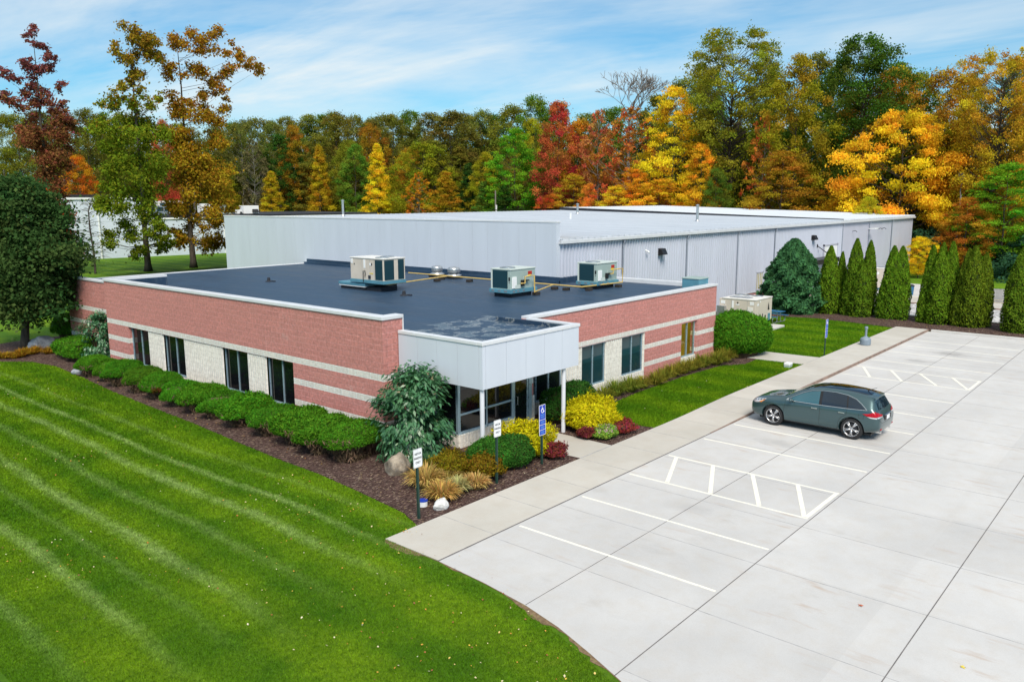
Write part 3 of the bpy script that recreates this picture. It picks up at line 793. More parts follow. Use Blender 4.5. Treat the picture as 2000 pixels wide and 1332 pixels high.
t = thing('red_maple', 'small fiery red maple half hidden behind the dark round tree', 'tree', (35.0, 99.0, 0))
cl = make_clumps(55, 9.6, 3.3, .1, 'cone', .9, .4); cl[:,0] += .9
trunk_mb(9.4, cl, .12, .1, .8).build('trunk', M['bark'], t, sm=True)
P, nb, idx = clump_leaves(cl, 110, .5, .5); L = .16*(.6+.8*RNG.random(len(P)))
link('crown', leaf_mesh('crown', P, L, L*.6, nb, RNG.random(len(P)), RNG.random(len(P)), M['leaf']), t, (.50,.075,.018))

t = thing('bare_sapling', 'slender leafless sapling in front of the white building', 'tree', (38.9, 96.0, 0))
m = MB(); m.tube([(0,0,0),(.03,0,2.5),(-.12,.05,5),(-.1,.1,7),(.35,-.25,8.6),(.5,-.35,9.0)], [.13,.11,.09,.06,.035,.015], 6)
for i in range(70):
    z = 1.6+6.8*i/70; a = rnd.uniform(0,6.28); L_ = (2.2 if z<6 else 1.5)*rnd.uniform(.5,1.1)*(1-.45*max(0,(z-5)/4))
    d = Vector((math.cos(a),math.sin(a),0)); p = Vector((-.08,.03,z)); side = Vector((-d.y,d.x,0))*rnd.uniform(-.3,.3)
    m.tube([p, p+d*L_*.4+Vector((0,0,.18)), p+d*L_*.75+side*.3+Vector((0,0,.10)), p+d*L_+side*.6+Vector((0,0,-.12))], [.032,.024,.016,.008], 3, cap=False)
    m.tube([p+d*L_*.45+Vector((0,0,.16)), p+d*L_*.8-side+Vector((0,0,.3))], [.016,.006], 3, cap=False)
m.build('trunk', M['bark'], t)

# bare crown above the red maples, and other bare stems
def bare_tree(label, x, y, H, spread, r0, seed, bark='palebark', first=.5, mr=.03):
    rr = random.Random(seed)
    t = thing('bare_tree', label, 'tree', (x, y, gz(x,y)-.1))
    m = MB()
    def grow(p, d, L, r, lev):
        q = p + d*L*.55 + Vector((rr.uniform(-.06,.06)*L, rr.uniform(-.06,.06)*L, 0)); e = p + d*L
        m.tube([p, q, e], [max(mr,r), max(mr,r*.8), max(mr,r*.55)], 6 if lev < 2 else 3, cap=False)
        if lev >= 5: return
        for k in range(3 if lev else 7):
            a = rr.uniform(0, 6.28); s = rr.uniform(.35,.75)*spread
            nd = (d + Vector((math.cos(a)*s, math.sin(a)*s, rr.uniform(-.1,.25)))).normalized()
            st = p.lerp(e, rr.uniform(.65,1))
            grow(st, nd, L*rr.uniform(.55,.78), r*rr.uniform(.45,.6), lev+1)
    m.tube([(0,0,0),(0,0,H*first*.5),(rr.uniform(-.3,.3),rr.uniform(-.3,.3),H*first)], [r0*1.3, r0, r0*.8], 8)
    grow(Vector((0,0,H*first)), Vector((0,0,1)), H*(1-first)*.42, r0*.75, 0)
    m.build('trunk', M[bark], t, sm=True)
    return t
bare_tree('leafless pinkish grey tree top standing clear above the red maples', 113, 72.3, 28.0, 1.35, .26, 5, first=.60, mr=.03)
bare_tree('pale grey bare stem in front of the ochre trees by the warehouse corner', 108, 23.0, 11.5, .25, .11, 9, first=.8)
bare_tree('tall pale dead stem at the edge of the wood beside the grey green tree', 108, 178, 17, .3, .2, 12, first=.7)

# ------------------------------------------------------------------ clipped shrubs
def mound_pts(n, rx, ry, h, z0, flatp=2.4, lumps=5, amp=.09, low=-.25, botk=.95):
    d = unit(RNG.normal(size=(n*2,3))); d = d[d[:,2] > low][:n]
    ph = RNG.random((lumps,3))*6.28; fr = RNG.uniform(1.5,5,(lumps,3))
    b = np.zeros(len(d))
    for i in range(lumps): b += np.sin(d@fr[i]+ph[i,0])
    q = 1/((np.abs(d[:,0])**flatp+np.abs(d[:,1])**flatp+np.abs(d[:,2])**flatp)**(1/flatp))
    r = q*(1+amp*b/1.6)
    up = np.where(d[:,2]>0, h-z0, z0*botk)
    return d*r[:,None]*np.stack([np.full(len(d),rx), np.full(len(d),ry), up],axis=1) + np.array([0,0,z0]), d

def core_mesh(rx, ry, h, z0, k=.86, bottom=.55):
    m = MB(); n = 18
    prof = [(bottom*.8,0),(bottom,z0*.4),(.82,z0*.8),(.92,z0+(h-z0)*.25),(.80,z0+(h-z0)*.6),(.5,z0+(h-z0)*.85),(.12,h*.93)]
    v = [(r*k*rx*math.cos(2*PI*i/n)*(1+.08*math.sin(i*2.3)), r*k*ry*math.sin(2*PI*i/n)*(1+.08*math.cos(i*1.7)), z*(.97 if z>z0 else 1)) for r,z in prof for i in range(n)]
    f = [(a*n+i, a*n+(i+1)%n, (a+1)*n+(i+1)%n, (a+1)*n+i) for a in range(len(prof)-1) for i in range(n)]
    f += [tuple(n*(len(prof)-1)+i for i in range(n))]
    m.add(v, f); return m

def shrub(name, label, x, y, rx, ry, h, color, n=5000, sprig=.07, wid=.35, z0=None, rz=0, group=None, mat='needle', cat='shrub',
          flatp=2.3, amp=.09, lift=.5, skirt=.55, low=-.3, fluff=.07, rust=None, core=None, botk=.95, twigs=0):
    t = thing(name, label, cat, (x, y, .02), rz, group)
    z0 = h*.45 if z0 is None else z0
    core_mesh(rx, ry, h, z0, bottom=skirt, k=.88).build('stems', core or M['twig'], t, sm=True)
    P, d = mound_pts(n, rx, ry, h, z0, flatp, amp=amp, low=low, botk=botk)
    P = P*(1+RNG.normal(size=(len(P),1))*fluff*.5) + RNG.normal(size=P.shape)*.02
    P[:,2] = np.maximum(P[:,2], .04)
    nn = len(P)
    dr = unit(d*1.0+np.array([0,0,lift])+RNG.normal(size=(nn,3))*.45)
    tone = RNG.random(nn); cl = np.sin(P[:,0]*9)*np.sin(P[:,1]*8+P[:,2]*7)*.25+.5
    var = np.clip(.5*cl+.5*RNG.random(nn),0,1)
    L = sprig*(.6+.8*RNG.random(nn))
    link('foliage', leaf_mesh('foliage', P, L, L*wid, d, var, tone, M[mat], droop=dr, spread=.7), t, color)
    if twigs:
        nt_ = twigs; a = RNG.uniform(0,6.28,nt_); zz = RNG.random(nt_)*z0*1.15; q = (.50+.42*(zz/z0))*(.8+.25*RNG.random(nt_))*(1+.12*np.sin(a*3+x*5)+.08*np.sin(a*7+y*3))
        Pt = np.stack([rx*q*np.cos(a), ry*q*np.sin(a), np.maximum(.03,zz)],axis=1); dt = np.stack([np.cos(a)*.5,np.sin(a)*.5,np.ones(nt_)],axis=1)+RNG.normal(size=(nt_,3))*.4
        Lt = .10*(.5+RNG.random(nt_)); vt = RNG.random(nt_)
        link('bare_twigs', leaf_mesh('bare_twigs', Pt, Lt, Lt*.14, unit(np.stack([np.cos(a),np.sin(a),np.zeros(nt_)],axis=1)), vt, RNG.random(nt_), M['needle'], droop=unit(dt), spread=.6), t, (.17,.115,.075))
    if rust:
        k = (d[:,2] < -.02) & (np.sin(np.arctan2(d[:,1],d[:,0])+rust) > .2)
        Pr = P[k]*np.array([1.01,1.01,1]); 
        if k.sum() > 20:
            o = link('dead_foliage', leaf_mesh('dead_foliage', Pr, L[k]*1.1, L[k]*wid*1.2, d[k], var[k], tone[k], M[mat], droop=dr[k], spread=.7), t, (.16,.055,.02))
            tag(o, 'browned dead patch low on the shrub')
    return t

M['skirt'] = bark_mat('bare_inner_yew_wood', (.04,.026,.018), (.17,.12,.085))
YEW = (.07,.21,.014); G1 = 'clipped yew shrubs along the brick front'
YEWS = [  # x, y, half widths, height, label
 (15.62,39.6,0.93,.80,.95,'first small yew mound beside the far blue green viburnum',0),
 (15.62,37.9,0.70,.70,.90,'narrow yew mound pressed against a wider one by the first window',0),
 (15.62,36.5,1.00,.92,1.08,'yew mound with bare grey skirt below the first window',0),
 (15.62,34.6,0.96,.92,1.02,'yew mound with bare brown skirt below the second window',0),
 (15.62,32.9,1.00,.92,1.02,'yew mound with a rusty dead side',2.6),
 (15.62,31.1,1.03,1.0,.92,'round yew mound before the wide pale fluted panel',0),
 (15.62,29.5,1.13,1.0,.98,'rough bushy yew below the third window',0),
 (15.62,28.1,1.00,.78,.88,'small yew mound between two bigger ones under the third window',0),
 (15.62,26.4,1.23,1.12,1.05,'big shaggy yew below the fourth window',0),
 (15.62,24.6,1.13,.98,.95,'dense yew mound just past the fourth window',.8),
 (15.62,22.9,1.18,.98,1.12,'yew joined to the long shaggy one, thin and brown at its foot',.9),
 (15.62,21.5,1.28,1.05,1.10,'long shaggy yew under the brick corner',0),
 (15.62,20.15,1.28,.98,1.18,'last yew of the row beside the boulder and the big viburnum',0)]
for x, y, rx, ry, h, lab, ru in YEWS:
    shag = 'shaggy' in lab or 'rough' in lab
    shrub('yew_shrub', lab, x, y, rx*.90, .64 if y > 24 else .74, h*1.02, (YEW[0]*rnd.uniform(.85,1.15), YEW[1]*rnd.uniform(.88,1.12), YEW[2]), 15000, .055 if shag else .038, .32, group=G1, z0=h*rnd.uniform(.50,.62), skirt=.42, twigs=1500,
          fluff=.08 if shag else .035, flatp=1.95, rust=ru, lift=.8 if shag else .45, amp=.07, low=-.30, core=M['skirt'], botk=rnd.choice([.45,.6,.75]))

VIB = (.06,.185,.075)
def viburnum(label, x, y, r, h, n, leaf, flowers):
    t = thing('viburnum', label, 'shrub', (x, y, .02))
    m = MB()
    for i in range(16):
        a = rnd.uniform(0,6.28); k = rnd.uniform(.3,.95)
        m.tube([(0.1*math.cos(a),.1*math.sin(a),0),(r*.5*k*math.cos(a),r*.5*k*math.sin(a),h*.45),(r*.85*k*math.cos(a),r*.85*k*math.sin(a),h*rnd.uniform(.65,.98))], [.03,.02,.008], 5, cap=False)
    m.build('stems', M['twig'], t, sm=True)
    cl = []
    for i in range(120):
        tt = rnd.random(); a = rnd.uniform(0,6.28); q = math.sqrt(rnd.random())*.85
        rr = r*(math.sin(PI*min(1,.26+.68*tt))**.6)*q
        cl.append((rr*math.cos(a), rr*math.sin(a), .1+h*.93*tt, r*.24*rnd.uniform(.7,1.2)))
    cl = np.array(cl)
    P, nb, idx = clump_leaves(cl, n/len(cl), .9, .5, 0); P[:,2] = np.maximum(P[:,2], .05)
    out = unit(P-np.array([0,0,h*.45])); dr = unit(out*np.array([1,1,.2])+np.array([0,0,-.55])+RNG.normal(size=P.shape)*.35)
    L = leaf*(.6+.7*RNG.random(len(P)))
    nb = unit(out+np.array([0,0,.9]))
    link('foliage', leaf_mesh('foliage', P, L, L*.38, nb, .4*RNG.random(len(cl))[idx]+.6*RNG.random(len(P)), RNG.random(len(P)), M['broadleaf'], droop=dr, spread=.35), t, VIB)
    if flowers:
        k = RNG.choice(len(P), flowers, replace=False); q = P[k]*np.array([1.04,1.04,1.02]) 
        keep = np.linalg.norm(P[k][:,:2],axis=1) > r*.3; q = q[keep]
        cl2 = np.concatenate([q, np.full((len(q),1),.045)],axis=1)
        P2, nb2, i2 = clump_leaves(cl2, 14, .6)
        o = link('blossoms', leaf_mesh('blossoms', P2, .022, .02, nb2, RNG.random(len(P2)), RNG.random(len(P2)), M['leaf']), t, (.52,.47,.30)); tag(o, 'small creamy flower heads')
    return t
viburnum('large leathery leaved viburnum with cream buds at the brick corner by the porch', 16.95, 18.75, 1.5, 2.85, 9500, .10, 70)
viburnum('blue green viburnum in the step of the brick wall at the far end', 17.35, 42.9, 1.25, 2.5, 5500, .09, 0)
for x, y, rx, ry, h, lab in [(17.2,45.3,1.25,1.3,.95,'wide low yew mound beyond the far viburnum'),(16.7,43.9,.8,.75,.9,'small yew mound at the foot of the far viburnum'),(18.0,47.6,1.1,1.2,.7,'low dark yew spreading behind the wide mound'),(19.0,51.2,.9,1.3,1.5,'dark clipped yew block at the far brick corner')]:
    shrub('yew_shrub', lab, x, y, rx, ry, h, YEW, 6000, .06, .32, group='yews at the far end of the office', skirt=.75)

GOLD = (.56,.50,.012)
def gold(label, x, y, rx, ry, h, n, col=GOLD):
    return shrub('golden_cypress', label, x, y, rx, ry, h, col, n, .062, .28, group='golden threadleaf cypresses by the entry walk', amp=.13, lift=-.15, fluff=.13, skirt=.8, low=-.55, z0=h*.5, core=M['goldcore'])
M['goldcore'] = bark_mat('golden_inner_foliage', (.10,.10,.008), (.22,.20,.012))
gold('golden cypress mound behind the blue accessible parking sign', 19.4, 16.2, .84, .84, 1.0, 8000)
gold('golden cypress mound beside the second canopy column', 23.15, 16.15, .95, .85, 1.0, 8500)
gold('small yellow cypress sprig behind the dark yews under the porch window', 24.75, 17.7, .55, .5, .8, 2500, (.40,.40,.014))
BOX = (.05,.17,.022)
shrub('rounded_yew', 'smooth round yew ball nearest the canopy column in front of the golden mound', 17.75, 16.1, .70, .70, .92, BOX, 9000, .04, .4, group='smooth round yews by the porch', fluff=.045, amp=.05, skirt=.85, low=-.6)
shrub('rounded_yew', 'smooth darker yew ball tight against the golden mound', 18.35, 15.85, .68, .68, .92, (.04,.13,.02), 8500, .04, .4, group='smooth round yews by the porch', fluff=.045, amp=.05, skirt=.85, low=-.6)
shrub('rounded_yew', 'round dark yew under the porch window beside the walk', 23.55, 17.75, .9, .8, 1.12, (.035,.115,.018), 8500, .042, .4, group='smooth round yews by the porch', fluff=.045, amp=.05, skirt=.85, low=-.6)
shrub('rounded_yew', 'second round dark yew set back under the porch window', 24.9, 18.15, .85, .7, 1.15, (.035,.115,.018), 7500, .042, .4, group='smooth round yews by the porch', fluff=.045, amp=.05, skirt=.85, low=-.6)
BARB = (.22,.175,.014)
shrub('barberry', 'olive gold barberry mound with the boulder to one side', 16.25, 16.45, .55, .55, .70, BARB, 4200, .045, .5, group='olive gold barberries in the front bed', amp=.16, fluff=.2, lift=.9, mat='leaf')
shrub('barberry', 'olive gold barberry mound behind the second visitor sign', 16.85, 15.62, .52, .48, .66, (.22,.15,.014), 3800, .045, .5, group='olive gold barberries in the front bed', amp=.16, fluff=.2, lift=.9, mat='leaf')
SED = (.24,.04,.035)
for x, y, r, h, lab, c in [(19.75,15.2,.38,.48,'dark red sedum clump by the accessible sign post',SED),(22.15,15.65,.28,.40,'dark red sedum between the golden mound and the flowers',(.22,.04,.04)),(23.55,15.15,.5,.42,'spreading red sedum on the lawn side of the flowers',(.30,.04,.04))]:
    shrub('sedum', lab, x, y, r, r*.9, h, c, 1400, .035, .7, group='red sedums by the entry walk', fluff=.15, lift=.8, mat='leaf', cat='plant')
t = shrub('flowering_sedum', 'pale green plant with pink flower heads between red sedums', 22.6, 15.25, .42, .4, .42, (.25,.42,.06), 1700, .04, .6, fluff=.15, lift=.8, mat='leaf', cat='plant')
q, d = mound_pts(240, .42, .4, .45, .2, low=.25); k = len(q)
o = link('blossoms', leaf_mesh('blossoms', q, .03, .03, d, RNG.random(k), RNG.random(k), M['leaf']), t, (.62,.42,.46)); tag(o, 'pink flower heads')

shrub('hedge_shrub', 'large clipped yew hump at the brick corner by the air handler', 39.75, 18.45, 1.75, 1.5, 2.2, (.075,.22,.014), 26000, .075, .3, z0=1.05, amp=.06, fluff=.06, flatp=2.6, skirt=.9, low=-.75)

def grass_clump(label, x, y, r, h, n, col, grp, name='ornamental_grass', tipc=None):
    t = thing(name, label, 'grass clump', (x, y, .02), 0, grp)
    a = RNG.uniform(0,6.28,n); k = RNG.random(n); L = h*RNG.uniform(.6,1.1,n)
    lean = RNG.uniform(.15,1.05,n); dr = np.stack([np.cos(a)*lean, np.sin(a)*lean, np.ones(n)*.8],axis=1)
    b = np.stack([np.cos(a)*r*.35*k, np.sin(a)*r*.35*k, np.zeros(n)],axis=1)
    segs = 3; V = []; 
    w = .014*np.ones(n); side = np.stack([-np.sin(a),np.cos(a),np.zeros(n)],axis=1)
    d = unit(dr)
    pts = [b, b+d*(L*.5)[:,None], b+d*(L*.8)[:,None]+np.array([0,0,-1])*(L*.06*lean)[:,None], b+d*(L*1.0)[:,None]*np.array([1.12,1.12,1])+np.array([0,0,-1])*(L*.30*lean)[:,None]]
    ws = [w*.8, w, w*.8, w*.15]
    V = np.stack([p+s*side*wi[:,None] for p,wi in zip(pts,ws) for s in (-1,1)],axis=1)
    V[:,:,2] = np.maximum(V[:,:,2], .01)
    me = bpy.data.meshes.new('blades')
    F = [(i*8+2*j, i*8+2*j+1, i*8+2*j+3, i*8+2*j+2) for i in range(n) for j in range(3)]
    me.from_pydata(V.reshape(-1,3).tolist(), [], F)
    for key, arr in (('var',RNG.random(n)),('tone',RNG.random(n))):
        at = me.attributes.new(key,'FLOAT','POINT'); at.data.foreach_set('value', np.repeat(arr,8).astype(np.float32))
    me.materials.append(M['leaf'])
    link('blades', me, t, col); return t
GG = 'tawny ornamental grasses in the front bed'
for x, y, r, h, c, lab in [(15.25,16.45,.5,.75,(.62,.44,.15),'tawny grass clump nearest the boulder'),(15.75,16.1,.45,.6,(.58,.44,.15),'tawny grass clump against the first barberry'),(15.55,15.45,.4,.5,(.48,.46,.20),'greyish green grass tuft amid the tawny ones'),(14.85,15.35,.5,.62,(.60,.40,.12),'orange tinted grass clump nearest the white rock'),(16.1,15.25,.45,.5,(.64,.44,.16),'tawny grass clump leaning toward the sidewalk')]:
    grass_clump(lab, x, y, r, h, 650, c, GG)
for i in range(13):
    x = 26.1+i*.95; y = 18.15+rnd.uniform(-.12,.2)
    grass_clump('arching lilyturf clump, one of the green gold row under the side windows', x, y, .5, rnd.uniform(.6,.85), 380, (.19+.10*rnd.random(),.26,.035), 'lilyturf row under the side windows', 'lilyturf')
for i in range(9):
    x = 13.7+i*.33; y = 47.8+rnd.uniform(-.6,.6)
    grass_clump('orange gold grass clump, one of the drift below the dark round tree', x, y, .6, rnd.uniform(.35,.55), 300, (.42,.25,.025), 'orange grasses below the dark round tree', 'golden_grass')

# conical spruce and the arborvitae clumps behind the lot
def spire(m_pts, x, y, r, h, n, phase):
    tt = RNG.random(n)**.85; a = RNG.uniform(0,6.28,n)
    prof = np.where(tt<.14, .86+.14*tt/.14, 1.0)*np.clip(1-np.clip((tt-.10)/.91,0,1)**2.6,0.03,1)**.75*(1-.20*tt)
    q = [np.sin(a*k1+p1)*np.sin(tt*k2+p2) for k1,k2,p1,p2 in ((3,11,phase,1),(5,23,2*phase,3),(8,37,phase+2,phase),(2,31,3,2*phase))]
    lump = 1+.05*q[0]+.05*q[1]+.05*q[2]+.05*q[3]+.045*RNG.normal(size=n)
    rr = r*prof*lump
    P = np.stack([x+rr*np.cos(a), y+rr*np.sin(a), .05+h*tt],axis=1)
    d = np.stack([np.cos(a),np.sin(a),np.full(n,.35)],axis=1)
    m_pts.append((P, d, tt, lump))
def spire_core(m, x, y, r, h):
    prof = [(.75,0.02),(.84,.1),(.82,.35),(.72,.58),(.52,.8),(.2,.94)]; n = 12
    v = [(x+q*r*math.cos(2*PI*i/n), y+q*r*math.sin(2*PI*i/n), h*z) for q,z in prof for i in range(n)]
    f = [(a*n+i,a*n+(i+1)%n,(a+1)*n+(i+1)%n,(a+1)*n+i) for a in range(len(prof)-1) for i in range(n)] + [tuple(n*(len(prof)-1)+i for i in range(n))]
    m.add(v, f)
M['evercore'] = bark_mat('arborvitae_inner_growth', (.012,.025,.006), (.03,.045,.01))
def arborvitae(label, x, y, spires, col, rustlow=False):
    t = thing('arborvitae', label, 'arborvitae', (x, y, gz(x,y)), 0, 'arborvitae clumps behind the parking lot')
    core = MB(); pts = []
    for (dx,dy,r,h) in spires:
        r *= .84; h *= .96
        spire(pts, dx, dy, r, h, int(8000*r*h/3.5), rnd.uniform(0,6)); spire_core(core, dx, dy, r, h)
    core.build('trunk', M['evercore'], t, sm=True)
    P = np.concatenate([p[0] for p in pts]); d = np.concatenate([p[1] for p in pts]); lm = np.concatenate([p[3] for p in pts]); n = len(P)
    dr = unit(d*.5+np.array([0,0,1.0])+RNG.normal(size=(n,3))*.35); L = .075*(.6+.8*RNG.random(n))
    link('foliage', leaf_mesh('foliage', P, L, L*.42, d, np.clip(.5*RNG.random(n)+(lm-1)*2+.25,0,1), RNG.random(n), M['needle'], droop=dr, spread=.6), t, col)
    return t
AV = (.10,.18,.013)
ARB = [ (58.3,20.2,[(0,.1,.92,4.95),(.8,-.45,.52,4.5)],'arborvitae clump nearest the big spruce, with one thin stem behind'),
 (58.4,18.2,[(0,.38,.86,5.55),(-.35,-.2,.85,3.9),(.6,-.35,.72,5.4),(-.1,.85,.5,2.8)],'tall twin peaked arborvitae clump second from the spruce'),
 (58.4,15.9,[(0,.22,.88,5.1),(.2,-.25,.85,5.08),(-.2,.65,.55,2.8),(-.2,-.55,.5,2.6)],'even twin peaked arborvitae clump directly behind the sidewalk end'),
 (58.1,13.2,[(0,.45,.74,5.25),(.7,.0,.66,5.4),(-.4,-.15,.82,5.15),(.35,-.62,.74,5.5),(-.3,.75,.45,2.5)],'widest arborvitae clump with four blunt tops'),
 (58.0,11.1,[(0,.42,.78,5.1),(-.3,.0,.88,5.3),(.2,-.52,.74,4.85),(-.3,.75,.5,2.6)],'arborvitae clump with a tall middle and a low outer stem'),
 (57.2,8.45,[(0,0,1.05,5.3),(.4,-.9,.95,5.5)],'arborvitae clump at the edge of the view, browned at the foot')]
for x, y, sp, lab in ARB:
    arborvitae(lab, x, y, sp, (AV[0]*rnd.uniform(.9,1.15), AV[1]*rnd.uniform(.9,1.1), AV[2]))

t = thing('spruce', 'broad blue green conical spruce at the end of the mulch bed', 'conifer', (57.7, 22.7, gz(57,22)))
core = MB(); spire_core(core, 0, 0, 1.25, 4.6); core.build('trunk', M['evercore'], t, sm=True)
n = 24000; tt = RNG.random(n)**1.15; a = RNG.uniform(0,6.28,n)
prof = np.clip(1-np.clip((tt-.10)/.92,0,1)**2.0,0.02,1)**.8*np.where(tt<.12,.88+.12*tt/.12,1)*(1-.06*tt)
lump = 1+.09*np.sin(a*5+tt*19)+.09*np.sin(a*11-tt*33)+.05*RNG.normal(size=n)
P = np.stack([2.05*prof*lump*np.cos(a), 2.05*prof*lump*np.sin(a), .05+5.2*tt],axis=1); d = np.stack([np.cos(a),np.sin(a),np.full(n,.4)],axis=1)
L = .12*(.6+.8*RNG.random(n)); dr = unit(d+np.array([0,0,.1])+RNG.normal(size=(n,3))*.5)
link('foliage', leaf_mesh('foliage', P, L, L*.42, d, np.clip(.55*RNG.random(n)+(lump-1)*1.6+.2,0,1), RNG.random(n), M['needle'], droop=dr, spread=.7), t, (.05,.145,.055))

for x, y, r, h, lab in [(106,26,6.5,5.2,'dark blue green rounded shrub by the warehouse corner, under the small yellow tree'),(107,19.5,5,3.8,'low blue green shrub under the pale bare stem'),(103,13.5,6.5,5.0,'dark rounded blue green shrub at the edge of the far lawn')]:
    t = thing('wild_shrub', lab, 'shrub', (x, y, gz(x,y)), 0, 'dark rounded shrubs at the wood edge')
    cl = make_clumps(60, h, r*.9, .05, 'broad', 1.0, .4)
    trunk_mb(h*.8, cl, .12, .1, .3).build('trunk', M['bark'], t, sm=True)
    P, nb, idx = clump_leaves(cl, 110, .6); L = .17*(.6+.8*RNG.random(len(P)))
    link('crown', leaf_mesh('crown', P, L, L*.6, nb, .5*RNG.random(len(cl))[idx]+.5*RNG.random(len(P)), RNG.random(len(P)), M['leaf']), t, (.045,.12,.06))
# ------------------------------------------------------------------ ground and pavings
def grid_sheet(xs, ys, dz, name, mat, zf=gz):
    v = [(x, y, zf(x,y)+dz) for y in ys for x in xs]; nx = len(xs)
    f = [(j*nx+i, j*nx+i+1, (j+1)*nx+i+1, (j+1)*nx+i) for j in range(len(ys)-1) for i in range(nx-1)]
    m = MB(); m.v = v; m.f = f; m.m = [0]*len(f)
    return structure(m, name, mat, sm=True)
gx = [-1500,-600,-200,-60,-20,0] + list(range(5,56,10)) + list(range(58,100,3)) + [105,115,130,180,300,700,1500]
gy = [-1500,-500,-150,-60,-20,0,10,20,24] + list(range(27,63,3)) + [75,100,150,250,500,1500]
grid_sheet(gx, gy, 0, 'ground', M['lawn'])
grid_sheet([104,112,130,180,300,700], [-300,-100,0,27,45,60,100,200,400], .03, 'forest_floor', M['litter'])
grid_sheet([40,70,104], [150,170,200,300,420], .03, 'forest_floor', M['litter'])

def flat(pts, z0, z1, name, mat):
    a = sum(x0*y1-x1*y0 for (x0,y0),(x1,y1) in zip(pts, pts[1:]+pts[:1]))
    if a < 0: pts = pts[::-1]
    return structure(MB().prism(pts, z0, z1), name, mat)
EDGE = [(12.11,12.66),(12.0,11.16),(11.82,9.82),(11.57,8.8),(11.22,7.82),(10.87,6.93),(10.35,5.9),(9.4,4.4),(7.4,2.2),(3,-1),(-10,-5),(-40,-7)]
flat(EDGE+[(-40,-60),(54.2,-60),(54.2,12.66)], -.2, .012, 'parking_lot', M['lot'])
m = MB(); E2 = [(12.12,14.54),(12.11,13.4)]+EDGE[:-2]; pts = []
for (x0,y0),(x1,y1) in zip(E2, E2[1:]):
    for k in range(8): pts.append((x0+(x1-x0)*k/8, y0+(y1-y0)*k/8))
nx = [Vector((pts[min(i+1,len(pts)-1)][1]-pts[max(i-1,0)][1], -(pts[min(i+1,len(pts)-1)][0]-pts[max(i-1,0)][0]))).normalized() for i in range(len(pts))]
ws = [max(.02, .06+.16*math.sin(i*.31)*math.sin(i*.117+1)+rnd.uniform(-.05,.06)) for i in range(len(pts))]
vv = [(x, y, .008) for x, y in pts] + [(x+a.x*w_, y+a.y*w_, .008) for (x,y), a, w_ in zip(pts,nx,ws)]
n = len(pts); m.add(vv, [(i, i+1, n+i+1, n+i) for i in range(n-1)]); structure(m, 'soil_edge', M['dirt'])
# sidewalk rises from flush at the near end to a full kerb
m = MB()
def swz(x): return .016 + .105*smooth(25.5, 31.5, x)
xs = [12.13,14,17,20,23,25.5] + [26.5+i for i in range(6)] + [35,40,46,54.35]
top = [(x, 12.70, swz(x)) for x in xs] + [(x, 14.56, swz(x)) for x in xs]
n = len(xs); f = [(i, i+1, n+i+1, n+i) for i in range(n-1)]
m.add(top, f)
m.add([(x, 14.56, swz(x)) for x in xs]+[(x, 14.56, -.1) for x in xs], [(i, i+1, n+i+1, n+i) for i in range(n-1)])
m.poly([(12.13,12.70,swz(12)),(12.13,14.56,swz(12)),(12.13,14.56,-.1),(12.13,12.70,-.1)]); m.poly([(54.35,12.70,.121),(54.35,12.70,-.1),(54.35,14.56,-.1),(54.35,14.56,.121)])
structure(m, 'sidewalk', M['walk'])
m = MB()
k = [25.5,26.5,27.5,28.5,29.5,30.5,31.5,40,54.35]
for a, b in zip(k, k[1:]):
    m.add([(a,12.655,0),(b,12.655,0),(b,12.655,swz(b)+.002),(a,12.655,swz(a)+.002),(a,12.72,swz(a)+.003),(b,12.72,swz(b)+.003)], [(0,1,2,3),(3,2,5,4)])
structure(m, 'kerb', M['kerbface'])
flat([(20.25,14.56),(22.05,14.56),(22.05,18.16),(20.35,18.16),(20.2,16)], -.1, .02, 'entry_walk', M['walk'])
flat([(39.35,14.56),(41.6,14.56),(41.4,17.6),(41.2,20.2),(39.2,20.2),(39.2,17.6)], -.1, .035, 'entry_walk', M['walk'])
# joints
m = MB()
for y, w in ((9.84,.016),(7.06,.022),(3.46,.020),(-.2,.02),(-3.8,.02)):
    x0 = min([e[0] for e in EDGE if abs(e[1]-y) < 3]+[11.8]) if y > 0 else (9.0 if y == 3.46 else 3)
    x0 = {9.84:11.83, 7.06:10.92, 3.46:8.7, -.2:4.2, -3.8:-6}[y]
    m.box(x0, y-w/2, .012, 54.1, y+w/2, .0155)
m.box(12.12, 12.655, .012, 31, 12.698, .017)
structure(m, 'pavement_joint', M['joint'])
m = MB()
for i in range(16):
    x = 11.15+2.75*i
    if i == 0: m.box(x, -40, .012, x+.014, 7.06, .0152)
    else: m.box(x, -40, .012, x+.016, 12.6 if i%1==0 else 7.06, .0152)
for i in range(18):
    x = 14.05+2.06*i
    if x < 54: m.box(x, 12.72, swz(x), x+.014, 14.55, swz(x)+.0035)
m.box(20.27, 14.54, .018, 22.03, 14.575, .0222); m.box(39.36, 14.55, .03, 41.58, 14.575, .126)
structure(m, 'pavement_joint', M['faintjoint'])
